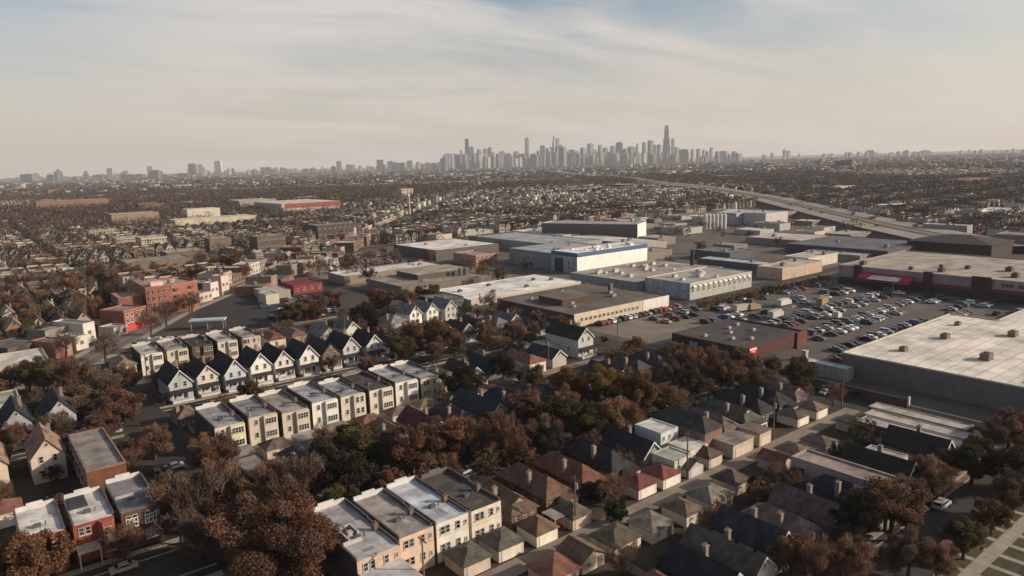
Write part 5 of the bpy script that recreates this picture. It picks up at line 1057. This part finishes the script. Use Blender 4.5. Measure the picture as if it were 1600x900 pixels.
for k in range(1100):
    x, y = random.uniform(-10, 165), random.uniform(48, 262)
    if not inview(x, y, 0) or not ok_tree(x, y, 1.2) or any(abs(y-s) < 7.5 for s in STREETS) or any(abs(y-a) < 4 for a in ALLEYS) or abs(x-31.5) < 6: continue
    if NT > 300: break
    kd = random.choice(['brown','grey','brown','brown','dark','olive','rust','brown']); b_ = 'near the alley bungalows' if y < 114 else 'in the wooded middle block' if y < 189 else 'behind the porch cottages'
    tree(x, y, random.uniform(1.6, 3.2), kd, f'small {"bare" if kd in ("brown","grey") else kd} yard tree {b_}', f'small {"bare" if kd in ("brown","grey") else kd} yard trees {b_}', near=False); NT += 1
# hedge-like trees along the railway and road by the pale factory
for i, px in enumerate(range(1095, 1300, 9)):
    x, y = at(px, 478-(px-1095)*.21, 1.5); tree(x, y, random.uniform(1.7, 2.8), random.choice(['brown','dark','brown']), 'scrubby tree in the line between the pale factory and the car park', 'scrub trees by the pale factory', near=False, zc=2.2)
for i in range(9):
    x, y = at(1345+i*17, 545-i*6.2, 1.5); tree(x, y, 1.7, 'dark', 'small dark tree along the edge of the huge store roof', 'trees along the huge store', near=False, zc=1.9)
# middle-distance trees: nearest as things, the rest as one wooded mass
C = []
for dcam, x, y, side, yy in LOTS:
    if random.random() < .85: C.append((x+random.uniform(-3,3), yy+side*random.uniform(4.5,7.5)))
    for _ in range(3): C.append((x+random.uniform(-3,3), (yy+36 if side == 1 else yy-36)+random.uniform(-7,5)))
for k in range(420):
    x, y = random.uniform(150, 620), random.uniform(190, 520)
    if not blocked(x, y, 3) and abs(x-exp_x(y)) > 34 and random.random() < (.8 if y > 395 or x > 430 or x < 236 else .2): C.append((x, y))
for k in range(70):
    x, y, a = av_at(random.uniform(20, 900)); off = random.choice([-7.2, 7.2]); C.append((x-math.sin(a)*off, y+math.cos(a)*off))
C.sort(key=lambda p: math.hypot(*p)); nt_ = 0; REST = []
for x, y in C:
    if av_dist(x, y) < 6.5 or blocked(x, y, -1 if av_dist(x, y) < 8 else 1.5): continue
    if not inview(x, y, 20): continue
    if nt_ < 230:
        nt_ += 1; kd = random.choice(['brown','grey','brown','grey','rust','olive','dark']); z = zone(x, y)
        tree(x, y, random.uniform(2.8, 5.2), kd, f'{"bare" if kd in ("brown","grey") else kd} tree {z}', f'{"bare" if kd in ("brown","grey") else kd} trees {z}', near=False)
    else: REST.append((x, y))
REST = np.array(REST); REST = REST[woods(REST[:,0], REST[:,1]) | (np.hypot(REST[:,0], REST[:,1]) < 650)]; n = len(REST); Rd = rr.uniform(2.8, 5.8, n)*np.where(np.hypot(REST[:,0],REST[:,1]) > 800, 1.3, 1.0)
dd = np.hypot(REST[:,0], REST[:,1]); a = dd < 1100
leafcloud('far_trees', np.stack([REST[a,0], REST[a,1], Rd[a]*1.2], 1), Rd[a], 60, .42, tc_(a.sum()))
leafcloud('distant_trees', np.stack([REST[~a,0], REST[~a,1], Rd[~a]*1.15], 1), Rd[~a]*1.05, 22, .85, tc_((~a).sum()))
X, Y, Rr = far_pts(40000, 2000, 11000); k = keep_far(X, Y) & woods(X, Y); X, Y = X[k], Y[k]; n = len(X); Rd = rr.uniform(5, 11, n)
leafcloud('distant_woods', np.stack([X, Y, Rd*.6], 1), Rd, 12, 2.7, tc_(n), squash=.65)
# ================================================================== VEHICLES
def car_mesh(kind='car'):
    b = MB(); P = {'car': [(-2.2,.35),(-2.2,.8),(-1.9,.95),(-1.35,1.0),(-.75,1.42),(.75,1.45),(1.35,.98),(2.0,.88),(2.2,.7),(2.2,.35)],
      'suv': [(-2.3,.4),(-2.3,1.05),(-2.15,1.7),(.6,1.75),(1.25,1.12),(2.1,1.0),(2.3,.8),(2.3,.4)],
      'van': [(-2.7,.45),(-2.7,2.1),(-2.5,2.2),(1.1,2.2),(2.0,1.35),(2.7,1.15),(2.75,.45)]}[kind]; hw = .88 if kind != 'van' else .98; n = len(P)
    top = max(p[1] for p in P)
    def ww(z): return hw-(.16 if z > top*.72 else 0)
    for s in (-1, 1):
        q = [(p[0], s*ww(p[1]), p[1]) for p in P]; b.poly(q if s < 0 else q[::-1], 0)
    for i in range(n):
        j = (i+1) % n; b.poly([(P[i][0],-ww(P[i][1]),P[i][1]),(P[i][0],ww(P[i][1]),P[i][1]),(P[j][0],ww(P[j][1]),P[j][1]),(P[j][0],-ww(P[j][1]),P[j][1])], 0)
    return b
def glass_mb(kind):
    b = MB(); e = .012
    if kind == 'car': S = [(-1.25,1.06),(-.72,1.38),(.7,1.40),(1.22,1.04)]; F = ((.80,1.42),(1.32,1.02)); Bk = ((-1.32,1.03),(-.80,1.41)); w = .74
    elif kind == 'suv': S = [(-2.05,1.18),(-1.98,1.62),(.52,1.66),(1.1,1.18)]; F = ((.65,1.72),(1.22,1.15)); Bk = ((-2.27,1.12),(-2.17,1.64)); w = .72
    else: S = [(.2,1.4),(.2,2.0),(1.05,2.0),(1.7,1.4)]; F = ((1.15,2.15),(1.95,1.4)); Bk = ((-2.71,1.3),(-2.71,1.9)); w = .82
    for s in (-1, 1): q = [(p[0], s*(w+.155+e), p[1]) if False else (p[0], s*((.88 if kind != 'van' else .98)-.0+e), p[1]) for p in S]; b.poly(q if s < 0 else q[::-1])
    b.poly([(F[0][0]+e,-w*.9,F[0][1]+e),(F[0][0]+e,w*.9,F[0][1]+e),(F[1][0]+e,w,F[1][1]+e),(F[1][0]+e,-w,F[1][1]+e)])
    b.poly([(Bk[0][0]-e,w,Bk[0][1]+e),(Bk[0][0]-e,-w,Bk[0][1]+e),(Bk[1][0]-e,-w*.9,Bk[1][1]+e),(Bk[1][0]-e,w*.9,Bk[1][1]+e)]); return b
KB = {}
for kd in ('car','suv','van'):
    bm_ = car_mesh(kd); gm = glass_mb(kd); wx = 1.35 if kd != 'van' else 1.75
    wh = MB().tube((0,-.11,0),(0,.11,0),.33,.33,12).tube((0,-.125,0),(0,-.112,0),.19,.19,8)
    jo = MB(); jo.v += bm_.v; jo.f += bm_.f; jo.m += [0]*len(bm_.f)
    k0 = len(jo.v); jo.v += gm.v; jo.f += [tuple(i+k0 for i in f) for f in gm.f]; jo.m += [1]*len(gm.f)
    for x in (-wx, wx):
        for s in (-1, 1): jo.tube((x,s*.72,.33),(x,s*.92,.33),.33,.33,8,2); jo.tube((x,-s*.0+s*.9,.33),(x,s*.93,.33),.33,.33,8,2)
    hl_ = MB().box(-.06,.03,-.16,.16,-.08,.08)
    KB[kd] = dict(body=bm_.mesh('body', [PAINT]), glass=gm.mesh('window', [GLASS]), wheel=wh.mesh('wheel', [TYRE]), lamp=hl_.mesh('headlight', [TRIM]), one=jo.mesh('parked_car', [PAINT, GLASS, TYRE]), wx=wx)
CC = {'white':(.72,.71,.69),'silver':(.42,.42,.42),'black':(.02,.02,.022),'grey':(.12,.12,.125),'red':(.32,.03,.03),'blue':(.04,.07,.16),'tan':(.34,.28,.2),'maroon':(.12,.025,.03)}
def car(x, y, rz, kd, col, label, group=None):
    K = KB[kd]; r = thing('parked_van' if kd == 'van' else 'parked_car', label, 'van' if kd == 'van' else 'car', x, y, group, rz, .03); r.scale = (.88, .88, .88)
    new('body', K['body'], r, CC[col]); new('window', K['glass'], r)
    for sx in (-1, 1):
        for s in (-1, 1): new('wheel', K['wheel'], r, None, (sx*K['wx'], s*.80, .33), 0 if s < 0 else math.pi)
    for s in (-1, 1): new('headlight', K['lamp'], r, (.75,.73,.7), (2.2 if kd == 'car' else 2.3 if kd == 'suv' else 2.75, s*.6, .68))
    return r
hc = [(610,762,'van','white','white van parked on the street above the cream flats'),(722,727,'car','white','white car, left of two by the autumn trees on the street'),(765,717,'car','white','white car, right of two by the autumn trees on the street'),(534,790,'car','red','small red car behind the white van'),(500,803,'car','black','dark car at the street edge by the white-parapet flats'),
 (245,738,'suv','grey','grey car by the bare trees at the side street'),(272,728,'car','white','white car crossing at the side street'),(262,735,'car','maroon','maroon car beside the white car at the side street'),(185,672,'suv','silver','silver pickup-like car behind the long brick building'),
 (1500,797,'suv','silver','silver car standing in the shaded street at lower right'),(1513,842,'suv','white','white-roofed car near the corner walk'),(1490,858,'suv','maroon','dark maroon car next to the white-roofed car'),(1443,866,'car','black','black car with glinting window by the bare tree'),
 (1070,613,'car','grey','grey car, first of the string beyond the orange grove'),(1090,608,'suv','black','black car, second of the string beyond the orange grove'),(1107,603,'car','white','white car, third of the string beyond the orange grove'),(1122,598,'suv','white','white car, fourth of the string beyond the orange grove'),(1132,610,'car','tan','tan car on the near side of the street by the grove'),(1150,604,'car','silver','silver car on the near side beyond the tan one'),
 (1340,617,'suv','black','black and white car before the huge store wall'),(805,534,'car','white','white car, left of three by the grey hip-roofed house'),(822,530,'car','white','white car, middle of three by the grey hip-roofed house'),(838,526,'suv','white','white car, right of three by the grey hip-roofed house'),(848,521,'van','white','white van near the crossroads by the grey hip-roofed house'),
 (1215,842,'car','white','pale car half under the orange tree at the bottom'),(1290,612,'car','silver','silver car behind the corner bungalow'),(190,880,'car','tan','tan car on the dry lawn at the bottom left'),(562,538,'car','white','white car among yards left of the rust-orange tree'),(610,530,'suv','silver','silver car under the olive tree before the three gables')]
for px, py, kd, c, lab in hc:
    x, y = at(px, py, .6); rz = 0 if px not in (1340, 245, 185, 262) else math.pi/2
    for s in STREETS:
        if abs(y-s) < 6: y = s+(3.1 if y > s else -3.1)
    car(x, y, rz, kd, c, lab)
# the car park: rows of cars running along X
def truck(x, y, rz, L_, h, col, label):
    r = thing('box_truck', label, 'truck', x, y, None, rz, .02); new('box', MB().box(-L_/2,L_/2-1.8,-1.15,1.15,.7,h).mesh('box', [TRIM]), r, col)
    new('cab', MB().prism([(L_/2-1.7,-1.0),(L_/2,-1.0),(L_/2,1.0),(L_/2-1.7,1.0)], .5, 2.1).mesh('cab', [PAINT]), r, tuple(min(.75,c*1.05) for c in col)); new('windscreen', MB().box(L_/2+.005,L_/2+.03,-.85,.85,1.3,2.0).mesh('windscreen', [GLASS]), r)
    for sx in (-L_/2+1.2, L_/2-1.1):
        for s in (-1, 1): new('wheel', KB['car']['wheel'], r, None, (sx, s*.95, .33), 0 if s < 0 else math.pi)
for px, py, L_, h, col, lab, a in [(1212,497,9,3.2,(.40,.38,.36),'long grey-white trailer nearest the brown store',0.1),(1225,478,8,3,(.5,.48,.45),'white box truck behind the long trailer',0),(1160,487,8,3,(.42,.36,.31),'dull white trailer by the scrub trees',-.2),(1178,485,5.5,2.8,(.30,.23,.115),'yellow van beside the dull white trailer',-.2),(1285,477,9,3.4,(.26,.18,.08),'brown-yellow box truck in the middle of the car park',.2),(1308,498,3.2,2.8,(.55,.5,.43),'upright pale kiosk-like truck at the car park edge',0)]:
    x, y = at(px, py); truck(x, y, a, L_, h, col, lab); BLOCKED.append((x-6, x+6, y-3, y+3))
cn = list(CC); rows = [(101,196,318,.62),(107,204,322,.55),(118,216,318,.5),(124,210,316,.62),(135,216,318,.55),(141,206,318,.62),(152,204,312,.5),(158,202,312,.42),(169,190,312,.45),(175,188,300,.35)]
for ri, (y, x0, x1, den) in enumerate(rows):
    idx = 0; x = x0
    if ri % 2 == 0:
        for xx in np.arange(x0, x1, 2.7): pass
    while x < x1:
        x += 2.75
        if random.random() > den or blocked(x, y, 1.0): continue
        c = random.choices(cn, [2.6,4,8,6,.7,1.2,.8,.8])[0]; kd = random.choice(['car','suv','car'])
        o = new('parked_car', KB[kd]['one'], None, CC[c], (x, y+random.uniform(-.25,.25), .02), math.pi/2+(math.pi if random.random() < .5 else 0)+random.uniform(-.04,.04))
        tag(o, f'{c} car, {ordn(idx)} from the left in the {ordn(ri)} row of the car park', 'car', 'cars in the store car park'); idx += 1
for k in range(5):
    b = MB(); y = [104, 121, 138, 155, 172][k]
    for xx in np.arange(196, 322, 2.75): b.box(xx-.06, xx+.06, y-5.2, y+5.2, .012, .016)
    struct('bay_lines', b, [LINE])
for k in range(16):
    x, y = 300+random.uniform(-4, 22), 70+k*1.7 if k < 8 else 84+random.uniform(-6, 9)
    c = random.choice(cn); o = new('parked_car', KB['car']['one'], None, CC[c], (x, y, .02), random.uniform(-.1,.1)); tag(o, f'{c} car in the tight yard between the two big stores', 'car', f'{c} cars between the two big stores')
for k, (x, y) in enumerate([(222,129),(262,130),(300,131),(240,165),(285,166)]):
    t = thing('lamp_post', 'tall twin-headed lamp post standing in the car park', 'lamp post', x, y, 'car park lamp posts'); new('pole', MB().tube((0,0,0),(0,0,9),.14,.09,8).mesh('pole', [METAL]), t, (.25,.23,.21)); new('lamp_head', MB().box(-1.3,-.3,-.2,.2,9,9.2).box(.3,1.3,-.2,.2,9,9.2).mesh('lamp_head', [METAL]), t, (.4,.38,.35))
# cars by the brown factory, dark lot, expressway traffic
for k in range(16):
    x, y = 184+2.9*k, 183.6; c = random.choice(cn); o = new('parked_car', KB[random.choice(['car','suv'])]['one'], None, CC[c], (x, y, .02), math.pi/2); tag(o, f'{c} car, {ordn(k)} in the line before the cream factory front', 'car', 'cars before the cream factory front')
for k in range(60):
    i = random.randrange(1, 7); t_ = random.random(); (x0,y0),(x1,y1) = EXP[i], EXP[i+1]; x, y = x0+(x1-x0)*t_, y0+(y1-y0)*t_; a = math.atan2(y1-y0, x1-x0); off = random.choice([-21,-17,-13,-10,10,13,17,21])
    c = random.choice(cn); o = new('moving_car', KB[random.choice(['car','suv','van'])]['one'], None, CC[c], (x-math.sin(a)*off, y+math.cos(a)*off, 4.82), a+(math.pi if off > 0 else 0)); tag(o, f'tiny {c} car on the expressway', 'car', f'{c} cars on the expressway')
for k in range(90):
    x, y = (random.uniform(98,128), random.uniform(272,322)) if k < 34 else (random.uniform(150,232), random.uniform(388,455)); c = random.choice(cn)
    if blocked(x, y, 2): continue
    o = new('parked_car', KB['suv']['one'], None, CC[c], (x, y, .02), random.choice([0, math.pi/2])); tag(o, f'{c} car on the dark lot by the avenue' if k < 34 else f'{c} car in the crowded yard above the long narrow depot', 'car', f'{c} cars on the dark lot' if k < 34 else f'{c} cars in the crowded yard')
# ================================================================== utility poles with their crossarms and wires
pp = [(x, ay+2.3) for ay in (78.5, 151.5, 226) for x in np.arange(46, 164, 29)]
for i, (x, y) in enumerate(pp):
    nm = {78:'near', 151:'middle', 226:'far'}[int(y-2.3)]
    t = thing('utility_pole', f'wooden utility pole, {ordn(i % 5)} from the left along the {nm} alley', 'utility pole', x, y, 'utility poles along the alleys')
    new('pole', MB().tube((0,0,0),(0,0,9.5),.17,.11,7).mesh('pole', [BARK]), t, (.16,.11,.08)); new('crossarm', MB().box(-.06,.06,-1.1,1.1,8.7,8.85).mesh('crossarm', [BARK]), t, (.13,.09,.07))
    if i % 2: new('transformer', MB().tube((.35,0,7.0),(.35,0,8.0),.28,.28,10).mesh('transformer', [METAL]), t, (.28,.27,.26))
for j, ay in enumerate((78.5, 151.5, 226)):
    b = MB()
    for s in (-.95, 0, .95):
        for x in np.arange(46, 134, 29):
            P = [(x+29*u, ay+2.3+s, 8.9-1.2*4*u*(1-u)*.5) for u in np.linspace(0, 1, 7)]
            for p, q in zip(P, P[1:]): b.tube(p, q, .018, .018, 3, cap=False)
    tag(new('overhead_wires', b.mesh('overhead_wires', [TYRE])), ['sagging wires strung along the near alley','sagging wires strung along the middle alley','sagging wires strung along the far alley'][j], 'wires')
# ================================================================== THE SKYLINE
def ztop(x, y, py):
    z0, z1 = 0, 1200
    for _ in range(40):
        m = (z0+z1)/2
        if proj(x, y, m)[1] > py: z0 = m
        else: z1 = m
    return z0
def atd(px, D):
    d = FW*FOC+EX*(px-800)+EY*(450-255); h = d[:2]/np.hypot(d[0], d[1]); return h[0]*D, h[1]*D
TWM = mat('tower_facade', .5, .02, .25, seams=(9.0, 4.0, .8, .95, .72), spec=.5)
def tower(px, top, wpx, D, col, label, group=None, steps=None, taper=None, mast=0, name='tower'):
    x, y = atd(px, D); h = ztop(x, y, top); w = wpx*D/FOC; d = w*.8; r = thing(name, label, 'tower', x, y, group, math.radians(-38) if w > 60 else 0)
    b = MB(); s = steps or [(1, 0, 1)]
    if taper:
        t = taper/2; P = [(-.5,-.5,0),(.5,-.5,0),(.5,.5,0),(-.5,.5,0),(-t,-t,1),(t,-t,1),(t,t,1),(-t,t,1)]; i = len(b.v); b.v += [(p[0]*w,p[1]*d,p[2]*h) for p in P]
        for f in [(0,1,5,4),(1,2,6,5),(2,3,7,6),(3,0,4,7),(4,5,6,7)]: b.f.append(tuple(i+k for k in f)); b.m.append(0)
    else:
        for (k, z0, z1), ox in zip(s, [0]*len(s)): b.box(-w*k/2, w*k/2, -d*k/2, d*k/2, h*z0+(.01 if z0 else 0), h*z1)
    new('shaft', b.mesh('shaft', [TWM]), r, col)
    if name == 'tower' and not steps and not taper: new('roof_plant', MB().box(-w*.28,w*.28,-d*.28,d*.28,h+.01,h+max(4,h*.03)).mesh('roof_plant', [TWM]), r, tuple(c*.8 for c in col))
    if mast:
        m = MB()
        for q in (-.22, .22): m.tube((q*w,0,h),(q*w,0,h+mast),w*.05,w*.02,6)
        new('antenna', m.mesh('antenna', [METAL]), r, (.3,.3,.3))
    return r
D1 = (.055,.05,.048); D2 = (.075,.08,.09); D3 = (.14,.15,.17); D4 = (.27,.285,.30); D5 = (.52,.52,.52); BR = (.16,.13,.12)
KEY = [(1041,196,9.5,8300,D1,'tallest tower of the skyline, black with stepped setbacks',dict(steps=[(1.05,0,.48),(.86,.48,.66),(.62,.66,.9),(.5,.9,1)],mast=0)),
 (730.5,217,7.6,9000,D1,'dark tapering tower at the left of the downtown cluster',dict(taper=.72)),(737,230,8,8800,D4,'pale slab tucked beside the dark tapering tower',{}),(824,216,4.6,8600,D1,'slender dark needle tower between the two main clusters',{}),
 (866.5,211,3.8,8500,D4,'pale glass tower with stepped spire, left of centre',dict(steps=[(1.6,0,.55),(1.25,.55,.8),(.8,.8,.95),(.3,.95,1)])),(872,216,4.6,8400,D3,'grey stepped companion of the pale spired tower',dict(steps=[(1.5,0,.7),(1,.7,1)])),
 (967.5,223,9.6,8300,D3,'broad grey slab tower left of the tallest tower',{}),(923,225,8,8400,D3,'grey tower with wide flat top in the right cluster',{}),(937.5,227,5,8500,D2,'narrow grey tower beside the wide flat-topped one',{}),(1016.5,220,7.5,8200,D2,'dark flat-topped tower just left of the tallest tower',{}),(1051,217,3.8,8100,D2,'slim dark tower just right of the tallest tower',{}),(848,228,6,8500,D2,'dark grey tower left of the pale spired tower',{}),
 (1111,231,4,7900,D3,'isolated grey tower in the right tail of downtown',{}),(300,256,9,9100,BR,'dark brown tower, tallest of the left lakeside group',{}),(312.5,257,5.6,9100,BR,'dark slim tower right of the tall brown one',{}),(341,252,9,9200,D5,'pale glassy tower of the left lakeside group',{}),(233,260,5.6,8800,BR,'dark tower with lower shoulder, left of the lakeside group',{}),(242,266,9,8750,BR,'lower brown slab beside the dark shouldered tower',{}),(169.5,263,6,8500,BR,'dark lone tower above the left treeline',{}),(89,265,4.5,8500,BR,'thin tower with wider base far on the left',{}),
 (529.5,252,6,9000,D2,'dark tower, left of a pair before the gap',{}),(544,257,5,8900,D2,'dark shorter tower, right of the pair before the gap',{}),(562,259,4,9100,D3,'thin grey tower right of the pair',{}),(594,250,9.5,9300,D3,'broad grey tower at the left start of downtown',{}),(610,252,8.5,9400,D4,'pale broad tower next to the start of downtown',{}),(640,252,9,9400,D4,'pale grey tower midway to the dark tapering one',{}),(654,253,5,9500,D3,'grey tower with crown, midway to downtown',{}),(359,262,5,8900,D5,'white and dark striped tower right of the pale glassy one',{})]
for px, tp, w, D, c, lab, kw in KEY: tower(px, tp, w, D, c, lab, **kw)
for k, px in enumerate((1309, 1319.5, 1330)): tower(px, [251,250,249.5][k], 8, 3300, (.035,.037,.038), ['dark slab block, left of three in a row on the right plain','dark slab block, middle of three in a row on the right plain','dark slab block, right of three in a row on the right plain'][k], 'three dark slabs on the right plain', name='slab_block')
crop5 = [(205,375,25),(255,340,20),(425,330,30),(490,325,40),(530,310,25),(555,360,30),(645,350,40),(700,370,60),(780,350,40),(820,375,50),(940,375,50),(990,345,20),(1090,320,40),(1125,310,40),(1210,290,30),(1240,310,40),(1310,335,60),(1360,360,40),(1425,315,45),(1455,370,18),(100,430,60),(150,428,50),(165,420,30)]
crop6 = [(20,360,40),(75,320,50),(175,330,40),(285,315,40),(355,300,40),(480,325,45),(530,305,50),(560,310,30),(590,275,15),(655,265,30),(765,290,40),(800,285,30),(965,310,40),(1035,330,70),(1120,330,30),(1175,325,30),(1230,335,30),(1260,350,25),(1360,350,40),(1410,345,40),(1440,350,40),(1520,350,40),(1560,370,50)]
left = [(45,215,26),(75,216,26),(105,212,26),(18,222,26),(190,188,70),(240,182,28),(265,205,26),(345,195,40),(395,170,34),(440,205,30),(515,205,40),(585,185,28),(680,192,60),(800,185,25),(860,190,40),(900,190,40),(960,188,50),(1135,190,40),(1205,190,30),(1265,182,80),(1410,140,10),(1450,182,20),(1485,170,15),(1585,150,15)]
mid = [(255,160,40),(315,140,30),(350,140,34),(380,152,24),(412,160,30),(610,150,40),(660,150,40),(715,158,15),(750,150,20),(785,150,20),(1050,150,40),(1235,108,40),(1280,108,40),(1335,94,36),(1460,108,40),(1500,110,30),(1545,104,30),(1580,92,40)]
TW = [(680+x/6.154, 180+y/6.154, w/6.154, 'd') for x, y, w in crop5]+[(900+x/6.154, 180+y/6.154, w/6.154, 'd') for x, y, w in crop6]+[(x/4.444, 230+y/4.444, w/4.444, 'l') for x, y, w in left]+[(340+x/4.444, 230+y/4.444, w/4.444, 'm') for x, y, w in mid]
for i in range(190):
    px = random.uniform(690, 1150); TW.append((px, 249-random.random()*9-(4 if 850 < px < 1080 else 0), random.uniform(3, 7), 'd'))
for i in range(40): px = random.uniform(1130, 1600); TW.append((px, 244.5-(px-1100)*.020-random.random()**2*3.5, random.uniform(2, 5), 'r'))
for i in range(46): px = random.uniform(0, 690); TW.append((px, 276-px*.026-random.random()**2*5, random.uniform(2.5, 6), 'l'))
TW += [(1225,234,4,'r'),(1231,236,6,'r'),(1358,235,8,'r'),(1403,237,5,'r'),(1412,236.5,4,'r'),(1445,235,9,'r'),(1390,239,4,'r')]
for px, tp, w, zn in TW:
    c = random.choice([D1,D2,D2,D3,D3,D3,D4]) if zn == 'd' else random.choice([BR,D2,D3,D4]); v = random.uniform(.8,1.2); c = tuple(q*v for q in c)
    nm = 'dark' if sum(c) < .4 else 'grey' if sum(c) < .85 else 'pale'; zt = {'d':'in the dense downtown cluster','l':'in the low lakeside line on the left','m':'between the lakeside group and downtown','r':'on the low right horizon'}[zn]
    tower(px, tp, w, random.uniform(7600, 9000) if zn == 'd' else random.uniform(8800, 10200), c, f'{nm} lesser tower {zt}', f'{nm} lesser towers {zt}')
# ================================================================== AIR
hz = MB().box(-1500, 13500, -1500, 15000, -1, 640)
HZ = bpy.data.materials.new('haze'); HZ.use_nodes = True; t = HZ.node_tree; t.nodes.clear()
o = N(t, 'ShaderNodeOutputMaterial'); pv = N(t, 'ShaderNodeVolumePrincipled'); pv.inputs['Color'].default_value = (.90,.92,.96,1); pv.inputs['Density'].default_value = 5.6e-5; pv.inputs['Anisotropy'].default_value = .1
t.links.new(pv.outputs[0], o.inputs['Volume']); struct('haze', hz, [HZ], kind='stuff')
